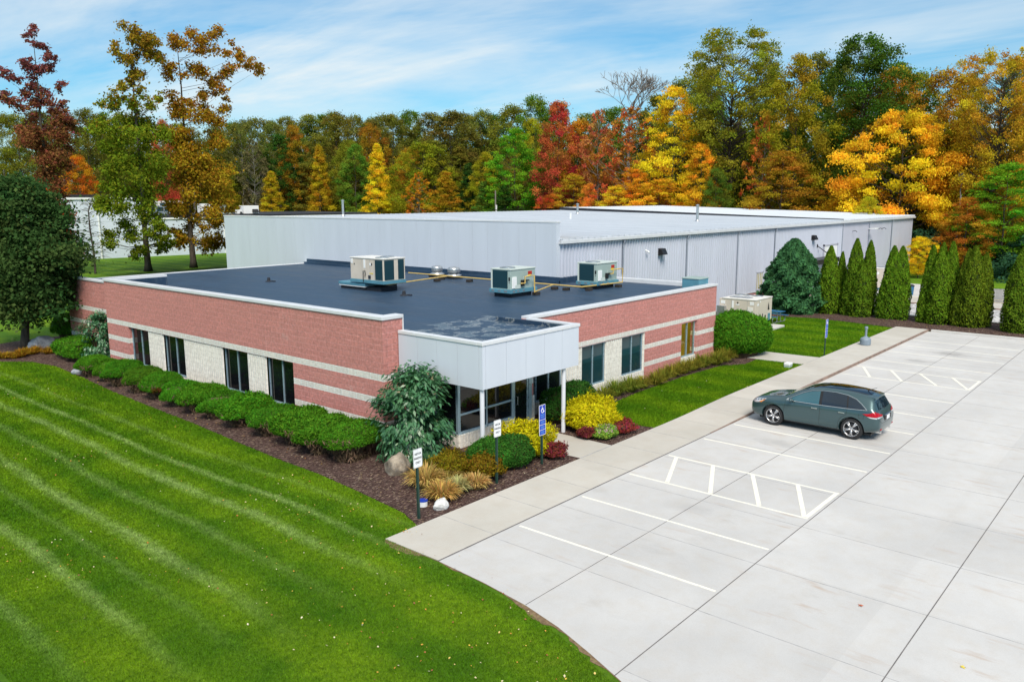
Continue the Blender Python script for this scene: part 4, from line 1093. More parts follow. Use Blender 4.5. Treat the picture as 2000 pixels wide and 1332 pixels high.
# painted bays
m = MB(); w = .038; Z = .012
for x in (14.87,17.57,20.02,22.36,24.75,27.08,29.88,32.64,35.57,38.5,40.72,42.86,45.85,48.2,50.45):
    m.box(x-w, 7.14, Z, x+w, 12.55, .0158)
BZ = [.0161]
def bar(a, b, w=.062):
    BZ[0] += .0003; zb_ = BZ[0]
    a = Vector(a+(0,)); b = Vector(b+(0,)); d = (b-a).normalized(); s = Vector((-d.y,d.x,0))*w
    m.add([(*(a-s).xy,zb_),(*(b-s).xy,zb_),(*(b+s).xy,zb_),(*(a+s).xy,zb_)], [(0,1,2,3)])
for x0, x1 in ((20.07,22.31),(38.55,40.67)):
    for ya, yb in ((12.25,11.30),(10.97,9.92),(9.68,8.48),(8.30,7.25)): bar((x1,ya),(x0,yb))
    bar((x0,7.2),(x1,7.2),.06)
structure(m, 'bay_marking', M['paint'])
# end kerb, beds, gravel and rear drive
structure(MB().box(54.2,-60,0,54.38,12.5,.14), 'kerb', M['kerb'], bevel=.02)
flat([(13.2,14.57),(13.55,15.5),(13.65,16.4),(13.8,17.7),(13.97,19.8),(14.0,22.1),(14.16,24.8),(14.37,28),(14.5,31.5),(14.69,35.6),(15.04,39.7),(15.25,43.3),(14.9,45.6),(13.8,47),(12,48.0),(10.8,49.5),(12,52),(17,53.2),(19.8,53),(18.6,50),(18.6,41.8),(17.3,41.7),(17.3,20.6),(18.6,20.6),(18.6,18.25),(20.25,18.2),(20.2,16),(20.25,14.57)], -.1, .024, 'mulch_bed', M['mulch'])
flat([(22.05,14.57),(24.8,14.58),(24.6,15.4),(25.2,16.4),(26.0,17.3),(26.5,17.72),(29.2,17.9),(33,17.95),(36.4,17.75),(37.6,17.0),(39.2,17.1),(39.2,20.2),(38.1,20.2),(38.1,19.0),(22.4,19.0),(22.05,18.2)], -.1, .024, 'mulch_bed', M['mulch'])
flat([(54.38,-60),(54.38,12.6),(54.36,14.58),(54.9,17),(55.4,20),(54.8,22.2),(52.8,24.2),(51,26.8),(60.0,26.8),(60.2,20),(60.3,-60)], -.1, .045, 'mulch_bed', M['mulch'])
def strip(x0, x1, y0, y1, dz, name, mat):
    return grid_sheet(sorted(set([x0]+[x for x in range(62,92,3) if x0 < x < x1]+[x1])), [y0,-20,0,15,y1], dz, name, mat)
strip(60.25,61.0,-60,26.8,.10,'kerb',M['kerb'])
strip(61.0,68.9,-60,26.8,.03,'gravel_bed',M['gravel'])
structure(MB().box(68.9,-60,-.6,69.05,26.8,-.02), 'kerb', M['kerbface'])
strip(69.05,74.0,-60,26.8,.10,'rear_drive',M['walk'])
strip(74.0,74.22,-60,20.5,.14,'yellow_kerb',M['yellowkerb'])
strip(74.0,90.0,17.2,26.8,.09,'rear_drive',M['lot'])
structure(MB().box(77.3,-20,-.62,77.42,17.0,-.30), 'yellow_kerb', M['yellowkerb'])

# grass blades over the nearer lawns
def inside(px, py, poly):
    c = np.zeros(len(px), bool)
    for (x0,y0),(x1,y1) in zip(poly, poly[1:]+poly[:1]):
        k = ((y0 > py) != (y1 > py)) & (px < (x1-x0)*(py-y0)/(y1-y0+1e-12)+x0); c ^= k
    return c
LAWNS = [
 ([(4,13),(6,9.5),(7.8,6.5),(8.5,3.75),(9.2,4.5),(10.2,6.0),(10.74,7.0),(11.09,7.9),(11.44,8.87),(11.69,9.86),(11.87,11.18),(12.03,12.66),(12.14,14.55),(13.2,14.56),(13.53,15.5),(13.63,16.4),(13.78,17.7),(13.95,19.8),(13.98,22.1),(14.14,24.8),(14.35,28),(14.48,31.5),(14.67,35.6),(15.02,39.7),(15.23,43.3),(14.88,45.6),(13.8,46.9),(11,48),(4,47)], 560000, 24),
 ([(24.82,14.6),(39.3,14.6),(39.1,17.0),(37.6,16.95),(36.4,17.72),(33,17.92),(29.2,17.88),(26.5,17.7),(26.0,17.25),(25.2,16.35),(24.62,15.4)], 90000, 60),
 ([(41.65,14.6),(54.3,14.6),(54.85,17),(55.35,20),(54.7,22.2),(52.7,24.2),(50.9,26.7),(41.4,26.7),(41.5,17.6)], 80000, 60)]
allV = []; allA = []
for poly, n, fall in LAWNS:
    P = np.array(poly); lo, hi = P.min(0), P.max(0); got = []
    cnt = 0
    while cnt < n:
        q = RNG.uniform(lo, hi, (n, 2)); q = q[inside(q[:,0], q[:,1], poly)]
        d = np.hypot(q[:,0], q[:,1]); q = q[RNG.random(len(q)) < np.clip((fall*.62/d)**1.5, .05, 1)]
        got.append(q); cnt += len(q)
    q = np.concatenate(got)[:n]; d = np.hypot(q[:,0], q[:,1])
    L = (.028+.03*RNG.random(n))*np.clip(d/22, .8, 1.5); wd = .0075*np.clip(d/16, .9, 2.4)
    a = RNG.uniform(0, 6.28, n); le = RNG.uniform(.15, .9, n); la = RNG.uniform(0, 6.28, n)
    b = np.stack([q[:,0], q[:,1], np.full(n, .0)], 1); s = np.stack([np.cos(a), np.sin(a), np.zeros(n)], 1)*wd[:,None]
    tip = b + np.stack([np.cos(la)*le*L, np.sin(la)*le*L, L*np.sqrt(1-.5*le**2)], 1)
    allV.append(np.stack([b-s, b+s, tip], 1).reshape(-1,3)); allA.append(np.repeat(RNG.random(n), 3))
V = np.concatenate(allV).astype(np.float32); A = np.concatenate(allA).astype(np.float32); n = len(V)//3
me = bpy.data.meshes.new('grass'); me.vertices.add(3*n); me.loops.add(3*n); me.polygons.add(n)
me.vertices.foreach_set('co', V.ravel()); me.loops.foreach_set('vertex_index', np.arange(3*n, dtype=np.int32))
me.polygons.foreach_set('loop_start', np.arange(0,3*n,3,dtype=np.int32)); me.polygons.foreach_set('loop_total', np.full(n,3,dtype=np.int32))
at = me.attributes.new('var','FLOAT','POINT'); at.data.foreach_set('value', A); me.materials.append(M['blade']); me.update(calc_edges=True)
tag(link('grass', me), 'short mown grass with pale mowing streaks', 'grass', kind='stuff')

# fallen leaves on lawn, beds and pavement
def litter():
    t = NT('fallen_leaf'); a = t.node('ShaderNodeAttribute', attribute_name='tone')
    c = t.ramp(a.outputs['Fac'], [(0,(.50,.42,.20)),(.22,(.66,.60,.42)),(.4,(.60,.42,.05)),(.7,(.50,.20,.03)),(.85,(.30,.10,.03)),(1,(.20,.09,.04))])
    t.setp(c, .8); return t.mat
M['fallen'] = litter()
def scatter(poly, n, z, clump=0):
    P = np.array(poly); lo, hi = P.min(0), P.max(0); out = []
    while sum(map(len,out)) < n:
        q = RNG.uniform(lo, hi, (n*2,2)); q = q[inside(q[:,0],q[:,1],poly)]
        if clump: q = q[RNG.random(len(q)) < np.clip(.25+.75*(np.sin(q[:,0]*1.1+q[:,1]*.35)+np.sin(q[:,1]*.7+1))*.5, .06, 1)]
        out.append(q)
    q = np.concatenate(out)[:n]; return np.concatenate([q, np.full((n,1), z)], 1)
L0 = LAWNS[0][0]
PP = np.concatenate([scatter(L0, 760, .045, 1), scatter([(9,6),(11.8,9.5),(13.3,15),(13.9,21),(11.5,21),(8,13)], 230, .045), scatter(LAWNS[1][0], 90, .045), scatter(LAWNS[2][0], 90, .045),
  scatter([(13.6,15),(16,14.7),(20,14.8),(20,15.6),(15,17),(14.3,22),(14.5,31),(15.2,31),(14.9,22),(14.2,17)], 150, .04), scatter([(14.6,31),(15.1,39),(15.4,39),(15.3,31)], 40, .04), scatter([(55,0),(57,0),(57,22),(55.4,20)], 70, .06)])
n = len(PP); L = .021*(.45+RNG.random(n)*.95)
up = np.tile(np.array([0,0,1.0]),(n,1))
tag(link('fallen_leaves', leaf_mesh('fallen_leaves', PP, L, L*.8, up, RNG.random(n), RNG.random(n), M['fallen'], spread=.4)), 'scattered pale and orange fallen leaves', 'leaves', kind='stuff')
for i, (x, y, lab) in enumerate([(12.55,4.6,'small red brown maple leaf lying on the near slab of the lot'),(11.2,4.15,'pale pinkish leaf on the near slab of the lot'),(16.2,4.6,'reddish leaf on the concrete below the hatched aisle'),(15.1,2.5,'yellow leaf on the far side slab of the lot')]):
    m = MB(Matrix.Translation((x,y,.014)) @ Matrix.Rotation(i*1.3,4,'Z'))
    star = [(.06*math.cos(a)*(1 if j%2==0 else .45), .06*math.sin(a)*(1 if j%2==0 else .45)) for j, a in enumerate([2*PI*j/10 for j in range(10)])]
    m.add([(0,0,.012)]+[(px,py,.02*abs(math.sin(j))) for j,(px,py) in enumerate(star)], [(0,1+j,1+(j+1)%10) for j in range(10)])
    tag(m.build('fallen_leaf', pm('leaf_%d'%i, [(.34,.07,.04),(.55,.33,.28),(.45,.12,.06),(.62,.50,.08)][i], .2, 8, .8)), lab, 'leaf', 'single leaves on the concrete')

# ------------------------------------------------------------------ office building
OX, OY = 17.25, 18.95
office = thing('office_building', 'low office with red split face block walls, pale bands and flat black roof', 'building', (OX, OY, 0))
TO = Matrix.Translation((-OX, -OY, 0))
def O(): return MB(TO)
PX, PY, PT = 17.25, 20.5, 4.27      # front wing face, its corner, parapet top
M['block2'] = block_mat('split_face_block_side', [(2.27,2.47),(1.457,1.66),(.645,.848),(-.1,.035)], shift=-.08)
m = O()
m.box(PX,PY,0,PX+.35,25.72,PT); m.box(PX,25.72,2.17,PX+.35,39.42,PT); m.box(PX,39.42,0,PX+.35,41.7,PT)
m.box(PX+.35,PY,0,18.12,PY+.35,PT); m.box(18.12,PY,0,18.75,PY+.35,2.39)
m.box(PX+.35,41.35,0,20.3,41.7,PT)
m.box(18.55,41.7,0,18.9,49.85,3.86)
m.box(18.9,49.5,0,34.85,49.85,3.62)
m.build('wall', M['block'], office)
m = O()
y0, y1 = OY, OY+.35
for a, b in ((25.42,25.45),): pass
m.box(22.35,y0,2.25,22.97,y1,3.6); m.box(22.97,y0,2.25,31.3,y1,3.78); m.box(31.3,y0,0,34.62,y1,3.78); m.box(34.62,y0,2.22,36.17,y1,3.78); m.box(36.17,y0,0,38.15,y1,3.78)
m.box(37.8,y1,0,38.15,26.8,3.66)
m.box(22.35,18.55,1.0,22.78,18.95,2.39)
m.build('wall', M['block2'], office)
def flutes(m, a0, a1, z0, z1, face, axis, depth=.06, pitch=.16, groove=.065):
    """vertical ribs on a face looking toward -X (axis x) or -Y (axis y)"""
    n = max(1, round((a1-a0)/pitch)); p = (a1-a0)/n; pts = []
    for i in range(n):
        s = a0+i*p
        pts += [(s, depth),(s+groove*.5, depth),(s+groove*.7, 0),(s+p-groove*.2, 0)]
    pts.append((a1, depth))
    prof = pts
    if axis == 'x':
        v = [(face+d, a, z) for z in (z0,z1) for a, d in prof]
    else:
        v = [(a, face+d, z) for z in (z0,z1) for a, d in prof]
    k = len(prof)
    f = [(i, i+1, k+i+1, k+i) for i in range(k-1)]
    if axis == 'x': f = [q[::-1] for q in f]
    m.add(v, f)
    top = [(face+d, a, z1) for a, d in prof]+[(face+depth+.01,a1,z1),(face+depth+.01,a0,z1)] if axis == 'x' else [(a, face+d, z1) for a, d in prof]+[(a1,face+depth+.01,z1),(a0,face+depth+.01,z1)]
    m.add(top, [tuple(range(len(top)))])
WL = [(37.42,39.40),(34.05,36.0),(28.92,30.85),(25.74,27.62)]   # front windows (Y ranges)
m = O()
for a, b in ((36.0,37.42),(30.85,34.05),(27.62,28.92)): flutes(m, a, b, 0, 2.168, PX+.03, 'x')
for a, b in WL: flutes(m, a, b, 0, .36, PX+.03, 'x')
m.build('fluted_wall', M['flute'], office)
WR = [(26.46,28.18),(29.43,31.2)]
m = O()
for a, b in ((25.12,26.46),(28.18,29.43),(31.2,31.3)): flutes(m, a, b, 0, 2.248, OY+.03, 'y')
for a, b in WR: flutes(m, a, b, 0, .50, OY+.03, 'y')
flutes(m, 22.8, 25.12, 0, .48, OY+.03, 'y')
m.build('fluted_wall', M['flute'], office)
m = O(); flutes(m, 34.62, 36.17, 0, .50, OY+.03, 'y'); m.build('window_apron', M['flute'], office)
m = O(); flutes(m, 18.5, 21.28, 0, .47, 18.2, 'y'); flutes(m, 18.25, 20.5, 0, .47, 18.5, 'x'); m.build('knee_wall', M['flute'], office)
m = O(); flutes(m, 22.35, 22.8, 0, 1.0, 18.5, 'y')
m.build('pier', M['flute'], office)

def window(axis, a0, a1, z0, z1, face, glass, mull=(.5,), blind=None, fw=.055, name='window'):
    """frame with panes as sub-parts; face = outer plane of the frame"""
    m = O(); d = .09
    def bx(a, b, za, zb, da=0, db=d):
        if axis == 'x': m.box(face+da, a, za, face+db, b, zb)
        else: m.box(a, face+da, za, b, face+db, zb)
    bx(a0,a1,z0,z0+fw,-.02); bx(a0,a1,z1-fw,z1); bx(a0,a0+fw,z0+fw,z1-fw); bx(a1-fw,a1,z0+fw,z1-fw)
    xs = [a0+fw]
    for k in mull:
        c = a0+(a1-a0)*k; bx(c-fw*.5,c+fw*.5,z0+fw,z1-fw); xs += [c-fw*.5, c+fw*.5]
    xs.append(a1-fw)
    w = m.build(name, M['frame'], office, bevel=.006)
    for i in range(0, len(xs), 2):
        p = O()
        def pane(za, zb, dd):
            if axis == 'x': p.box(face+dd, xs[i], za, face+dd+.012, xs[i+1], zb)
            else: p.box(xs[i], face+dd, za, xs[i+1], face+dd+.012, zb)
        pane(z0+fw, z1-fw, .045); p.build('pane', glass, w)
        if blind:
            p = O(); pane(z0+fw, z0+(z1-z0)*blind, .040); p.build('blind', M['blind'], w)
    return w
for a, b in WL: window('x', a, b, .36, 2.165, PX+.16, M['glass'])
for i, (a, b) in enumerate(WR): window('y', a, b, .50, 2.245, OY+.10, M['tealglass'], blind=.58 if i == 0 else .5)
window('y', 34.62, 36.17, .50, 2.215, OY+.12, M['clear'])
window('y', 23.5, 25.12, .48, 2.245, OY+.08, M['glass'])
em = NT('lit_ceiling_panel'); em.p.inputs['Emission Color'].default_value = (1,.86,.55,1); em.p.inputs['Emission Strength'].default_value = 2.2; M['lamp'] = em.mat
# room behind the last side window, brightened by an added glowing ceiling panel
m = O(); X0, X1, Y0, Y1 = 34.3, 36.6, OY+.36, OY+2.0
m.box(X0,Y1,0,X1,Y1+.05,2.6); m.box(X0-.05,Y0,0,X0,Y1,2.6); m.box(X1,Y0,0,X1+.05,Y1,2.6); m.box(X0,Y0,2.6,X1,Y1,2.65); m.box(X0,Y0,.1,X1,Y1,.15)
m.build('room_wall', M['ivory'], office)
m = O(); m.box(34.7,19.6,2.55,36.2,20.5,2.58); m.build('ceiling_lamp', M['lamp'], office)
m = O(); m.box(34.8,19.9,.85,35.6,20.6,.9); m.box(34.85,20.0,.15,34.9,20.05,.85); m.box(35.5,20.0,.15,35.55,20.05,.85); m.build('room_table', M['wood'], office)
# dark interior behind other walls so that nothing shows through
# porch glazing: knee wall, sashes and the entrance door
m = O(); yg = 18.28; fw = .06
def fb(a, b, za, zb, d0=0, d1=.1): m.box(a, yg+d0, za, b, yg+d1, zb)
for a, b in ((18.5,18.62),(19.88,19.95),(21.24,21.34),(22.20,22.36)): fb(a, b, .47 if a < 21 else .02, 2.40)
fb(18.62,19.88,.47,.55,-.03); fb(19.95,21.24,.47,.55,-.03); fb(18.62,19.88,1.10,1.17); fb(19.95,21.24,1.10,1.17); fb(18.62,19.88,2.32,2.40); fb(19.95,21.24,2.32,2.40); fb(21.34,22.20,2.15,2.22)
m.box(18.5,yg+.1,.47,18.62,20.5,.55); m.box(18.5,yg+.1,2.32,18.62,20.5,2.40); m.box(18.52,20.42,.55,18.6,20.5,2.32); m.box(18.52,19.3,.55,18.6,19.38,2.32)
porch = m.build('window', M['frame'], office, bevel=.006)
m = O()
for a, b, z0, z1 in ((18.62,19.88,.55,1.10),(18.62,19.88,1.17,2.32),(19.95,21.24,.55,1.10),(19.95,21.24,1.17,2.32)):
    q = O(); q.box(a, yg+.045, z0, b, yg+.057, z1); q.build('pane', M['glass'], porch)
q = O(); q.box(21.34,yg+.045,2.22,22.20,yg+.057,2.40); q.build('pane', M['glass'], porch)
q = O(); q.box(18.55,yg+.1,.55,18.562,20.42,2.32); q.build('pane', M['glass'], porch)
m = O()
for a, b, z0, z1 in ((21.36,21.44,.03,2.14),(22.10,22.18,.03,2.14),(21.44,22.10,.03,.14),(21.44,22.10,2.06,2.14)): m.box(a, yg+.02, z0, b, yg+.07, z1)
door = m.build('door', M['frame'], office, bevel=.006)
q = O(); q.box(21.44,yg+.04,.14,22.10,yg+.05,2.06); q.build('pane', M['glass'], door)
q = O(); q.tube([(21.50,yg+.02,.92),(21.50,yg-.05,.92),(21.50,yg-.05,1.22),(21.50,yg+.02,1.22)], .014, 8); q.build('handle', M['galv'], door)
# canopy
cx0, cx1, cy0 = 17.9, 22.95, 16.6
m = O()
m.box(cx0+.03,cy0+.03,2.42,cx1-.03,OY,3.66); m.box(cx0+.03,OY,2.42,18.75,20.49,3.66)
m.box(cx0+.02,cy0+.02,2.39,cx1-.02,OY-.003,2.415)
m.box(cx0+.02,OY-.003,2.40,18.7,PY-.003,2.418)
canopy = m.build('canopy', M['panelgap'], office)
m = O()
def panels(axis, a0, a1, z0, z1, face, n, t=.03, gap=.012):
    p = (a1-a0)/n
    for i in range(n):
        a, b = a0+i*p+gap/2, a0+(i+1)*p-gap/2
        if axis == 'x': m.box(face, a, z0, face+t, b, z1)
        else: m.box(a, face, z0, b, face+t, z1)
panels('x', 16.75, 20.46, 2.37, 3.76, cx0, 4); panels('y', 18.05, 22.93, 2.37, 3.76, cy0, 5)
m.box(cx0, cy0, 2.37, cx0+.03, 16.744, 3.76); m.box(cx0+.03, cy0, 2.37, 18.044, cy0+.03, 3.76)
for i in range(2): m.box(cx1-.03, 16.64+i*1.16, 2.37, cx1, 16.64+(i+1)*1.16-.012, 3.76)
m.build('fascia_panel', M['panel'], canopy)
for x, y in ((18.03,16.75),(22.25,16.75)):
    m = O(); m.tube([(x,y,-.02),(x,y,2.385)], .075, 20); m.build('column', M['column'], canopy, sm=False)
m = O(); m.tube([(22.95,16.75,3.45),(23.02,16.75,3.45),(23.05,16.75,3.40)], .05, 8); m.build('camera', M['white'], canopy)
# copings
m = O(); e = .045
m.box(PX-e,PY-e,PT-.012,PX+.35+.02,41.7+e,PT+.105)
m.box(PX+.37,PY-e,PT-.012,18.12+e,PY+.37,PT+.105)
m.box(18.13,PY-e,3.75,18.12+e,PY+.02,PT-.012)
m.box(PX+.37,41.33,PT-.012,20.34,41.7+e,PT+.10)
m.box(18.55-e,41.75,3.85,18.92,49.9,3.95)
m.box(18.92,49.48,3.60,34.85,49.9,3.70)
m.box(23.0,OY-e,3.77,38.2,OY+.37,3.88); m.box(37.78,OY+.37,3.655,38.2,26.8,3.875)
m.box(cx0-.03,cy0-.03,3.755,cx1+.03,cy0+.2,3.865); m.box(cx0-.03,cy0+.2,3.755,cx0+.2,PY-.05,3.865); m.box(cx1-.17,cy0+.2,3.755,cx1+.03,OY-.05,3.86)
m.build('coping', M['coping'], office, bevel=.012)
# roof skin
m = O(); z = 3.665
m.poly([(x,y,z) for x,y in [(cx0+.15,cy0+.15),(cx1-.1,cy0+.15),(cx1-.1,OY+.2),(37.9,OY+.2),(37.9,26.84),(34.88,26.84),(34.88,49.6),(18.8,49.6),(18.8,41.45),(PX+.3,41.45),(PX+.3,PY+.2),(cx0+.15,PY+.2)]])
m.box(34.55,26.55,3.66,34.885,49.5,3.80); m.box(34.80,26.55,3.66,34.893,49.5,4.0)
m.box(34.893,26.55,3.66,37.9,26.84,3.95)
m.box(cx1-.28,16.9,3.665,cx1-.171,20.3,3.80); m.box(PX+.352,PY+.37,3.665,PX+.36,41.33,4.25); m.box(PX+.37,41.32,3.665,20.3,41.349,4.26); m.box(20.301,41.33,3.665,20.32,41.7,4.25)
m.box(PX+.37,PY+.352,3.665,18.12,PY+.362,4.25)
m.build('roof', M['membrane'], office)
for x, y in ((25.57,40.06),(25.83,29.02)):
    m = O(); m.lathe([(.20,0),(.19,.03),(.09,.07),(.075,.22),(.06,.23)], 12, c=(x,y,3.667)); m.box(x+.1,y-.35,3.667,x+.22,y-.1,3.72); m.build('vent_pipe', M['shadowgap'], office)
m = O(); m.tube([(18.5,41.9,1.7),(18.5,41.9,2.05)], .05, 8); m.box(18.42,41.76,2.05,18.53,42.0,2.12); m.build('scupper_pipe', M['darkmetal'], office)

# ------------------------------------------------------------------ warehouse
WX, WY = 34.9, 26.85
ware = thing('warehouse', 'long pale grey metal warehouse behind the office with a low standing seam roof', 'building', (WX, WY, 0))
TW = Matrix.Translation((-WX, -WY, 0))
def W(): return MB(TW)
m = W(); m.box(WX+.03,WY+.02,0,WX+.3,60.6,6.93); m.box(WX+.3,60.3,0,103.3,60.6,6.4); m.build('wall', M['panelgap'], ware)
m = W(); m.box(103.1,WY+.1,-.8,103.3,60.3,5.95); m.build('wall', M['siding2'], ware)
m = W(); n = 28; p = (60.6-WY-.22)/n
for i in range(n): m.box(WX, WY+.22+i*p+.005, 0, WX+.03, WY+.22+(i+1)*p-.006, 6.9)
m.box(WX-.008, WY-.03, 0, WX+.03, WY+.214, 6.9); m.box(WX+.03, WY-.03, 0, WX+.33, WY+.019, 6.9)
m.build('front_panel', M['panel'], ware)
m = W(); m.box(WX-.02,WY-.05,6.9,WX+.35,60.65,7.0); m.build('coping', M['coping'], ware, bevel=.01)
def ribs(m, a0, a1, z0, z1, face, pitch, depth):
    n = round((a1-a0)/pitch); p = (a1-a0)/n; pr = []
    for i in range(n):
        s = a0+i*p; pr += [(s,0),(s+p*.58,0),(s+p*.68,depth),(s+p*.9,depth)]
    pr.append((a1,0)); k = len(pr)
    zz = [z0(a) if callable(z0) else z0 for a,_ in pr]
    m.add([(a, face-d, zz[i]) for i,(a,d) in enumerate(pr)]+[(a, face-d, z1) for a,d in pr], [(i,i+1,k+i+1,k+i) for i in range(k-1)])
m = W(); ribs(m, WX+.3, 58.0, 0, 5.8, WY, .305, .085); ribs(m, 58.0, 63.4, .95, 5.8, WY, .305, .085); ribs(m, 63.4, 79.55, lambda a: gz(a,WY), 5.8, WY, .305, .085); m.build('siding', M['siding'], ware)
m = W(); ribs(m, 79.65, 103.4, lambda a: gz(a,WY)-.05, 5.8, WY-.02, .24, .02); m.box(103.3,WY-.06,-.8,103.45,WY+.3,5.85); m.build('siding', M['siding2'], ware)
m = W(); m.box(58.0,WY-.04,-.1,63.4,WY+.3,.88); m.build('brick_base', M['redblock'], ware)
m = W(); m.box(58.0,WY-.08,.88,63.4,WY+.02,.95); m.build('ledge', M['coping'], ware)
m = W()
m.box(79.52,WY-.08,-.6,79.68,WY+.0,5.8); m.build('corner_trim', M['siding2'], ware)
# roof: two sloping decks with standing seams running down the slope
def deck(name, x0, x1, ya, za, yb, zb, mat, seam, seams_w=.05, h=.07):
    m = W(); t = .08
    m.add([(x0,ya,za-t),(x1,ya,za-t),(x1,yb,zb-t),(x0,yb,zb-t),(x0,ya,za),(x1,ya,za),(x1,yb,zb),(x0,yb,zb)], [(3,2,1,0),(4,5,6,7),(0,1,5,4),(1,2,6,5),(2,3,7,6),(3,0,4,7)])
    m.add([(x0,yb,zb),(x1,yb,zb),(x1,yb+30,zb-.8),(x0,yb+30,zb-.8)], [(0,1,2,3)])
    n = int((x1-x0)/seam)
    for i in range(n+1):
        x = x0+i*(x1-x0)/n; w = seams_w
        m.add([(x-w,ya-.04,za-.02),(x+w,ya-.04,za-.02),(x+w,yb,zb),(x-w,yb,zb),(x-w*.6,ya-.04,za+h),(x+w*.6,ya-.04,za+h),(x+w*.6,yb,zb+h),(x-w*.6,yb,zb+h)], [(4,5,6,7),(0,1,5,4),(1,2,6,5),(2,3,7,6),(3,0,4,7)])
    return m.build(name, mat, ware)
deck('roof', WX+.36, 79.5, 26.72, 6.02, 60.6, 6.76, M['metalroof'], .61)
deck('roof', 79.62, 103.7, 26.72, 6.06, 60.6, 7.1, M['metalroof2'], .61)
m = W(); m.box(79.5,26.72,5.95,79.62,26.9,6.15)
m.add([(79.5,26.72,5.95),(79.62,26.72,5.95),(79.62,60.6,6.7),(79.5,60.6,6.7),(79.5,26.72,6.17),(79.62,26.72,6.17),(79.62,60.6,7.17),(79.5,60.6,7.17)], [(4,5,6,7),(0,1,5,4),(1,2,6,5),(2,3,7,6),(3,0,4,7)]); m.build('roof_step_flashing', M['shadowgap'], ware)
m = W(); m.box(WX+.2,26.58,5.78,103.75,26.72,5.97); m.box(WX+.2,26.72,5.78,103.75,WY-.001,5.82); m.build('gutter', M['coping'], ware, bevel=.015)
for x in (41.4, 49.25, 57.0, 63.8, 79.6, 87.5, 95.3):
    m = W(); zb = 3.7 if x < 42 else gz(x,WY)
    m.tube([(x,26.66,5.82),(x,26.66,5.62),(x,26.74,5.45),(x,26.74,zb+.1)], .055, 8); m.build('downspout', M['spout'], ware)
for x, zz in ((45.8,4.84),(72.1,4.72)):
    m = W(); m.add([(x-.3,WY-.04,zz-.25),(x+.3,WY-.04,zz-.25),(x+.3,WY-.04,zz+.2),(x-.3,WY-.04,zz+.2),(x-.28,WY-.48,zz-.2),(x+.28,WY-.48,zz-.2),(x+.28,WY-.30,zz+.18),(x-.28,WY-.30,zz+.18)], [(0,3,2,1),(4,5,6,7),(0,1,5,4),(1,2,6,5),(2,3,7,6),(3,0,4,7)])
    m.build('wall_lamp', M['darkmetal'], ware, bevel=.02)
m = W(); m.tube([(44.0,26.8,5.0),(44.0,26.62,4.95),(44.0,26.5,4.86)], .05, 8); m.build('camera', M['white'], ware)
for x in (82.5, 90.5, 91.8):
    m = W(); m.tube([(x,26.8,4.9),(x,26.5,5.0),(x,26.35,4.85)], .03, 6); m.build('lamp_bracket', M['darkmetal'], ware)
m = W(); m.box(86.9,26.0,5.0,88.0,26.25,5.1); m.tube([(87.4,26.8,5.0),(87.4,26.1,5.05)], .04, 6); m.build('wall_lamp', M['white'], ware)
m = W(); f = .09
for a, b, c, d in ((60.6,60.6+f,1.1,2.45),(61.9-f,61.9,1.1,2.45),(60.6,61.9,1.0,1.1),(60.6,61.9,2.36,2.45)): m.box(a,WY-.09,c,b,WY+.02,d)
w = m.build('window', M['siding2'], ware)
q = W(); q.box(60.69,WY-.045,1.1,61.81,WY-.04,2.36); q.build('pane', M['clear'], w)
q = W(); q.box(60.69,WY-.042,1.1,61.81,WY-.03,2.36); q.build('blind', M['ivory'], w)
m = W(); gzz = gz(76,WY)
for i in range(7): m.box(75.0,WY-.10,gzz+i*.6+.006,78.3,WY-.05,min(3.8,gzz+(i+1)*.6-.006))
m.build('garage_door', M['white'], ware)
m = W(); m.box(74.85,WY-.14,gzz,75.0,WY-.02,3.95); m.box(78.3,WY-.14,gzz,78.45,WY-.02,3.95); m.box(74.85,WY-.14,3.8,78.45,WY-.02,3.95); m.build('door_frame', M['siding2'], ware)
m = W(); m.box(65.9,WY-1.3,2.45,75.6,WY-.05,2.78); m.box(65.9,WY-1.32,2.78,75.6,WY-.05,2.86)
m.build('awning', M['darkmetal'], ware)
m = W()
for x in (66.05,73.3): m.tube([(x,WY-.06,3.93),(x+.9,WY-1.25,2.84)], .04, 6); m.box(x-.08,WY-.1,3.8,x+.08,WY-.03,4.06)
m.build('tie_rod', M['darkmetal'], ware)
def rz_(x, y): return 6.02+(y-26.72)*.0218
for x, y, h, r in ((44.8,58.0,1.35,.10),(63.5,33.6,1.35,.11),(70.4,51.3,1.0,.12)):
    m = W(); z = rz_(x,y)
    m.tube([(x,y,z-.1),(x,y,z+h)], r, 10); m.lathe([(r*2.2,0),(r*1.4,.12),(r,.2)], 12, c=(x,y,z)); m.lathe([(r*1.5,0),(r*1.5,.06),(r*.5,.12)], 12, c=(x,y,z+h+.02)); m.build('vent_pipe', M['galv'], ware)
m = W(); m.box(58.0,43.0,6.3,58.12,43.12,6.95); m.build('roof_marker', M['white'], ware)

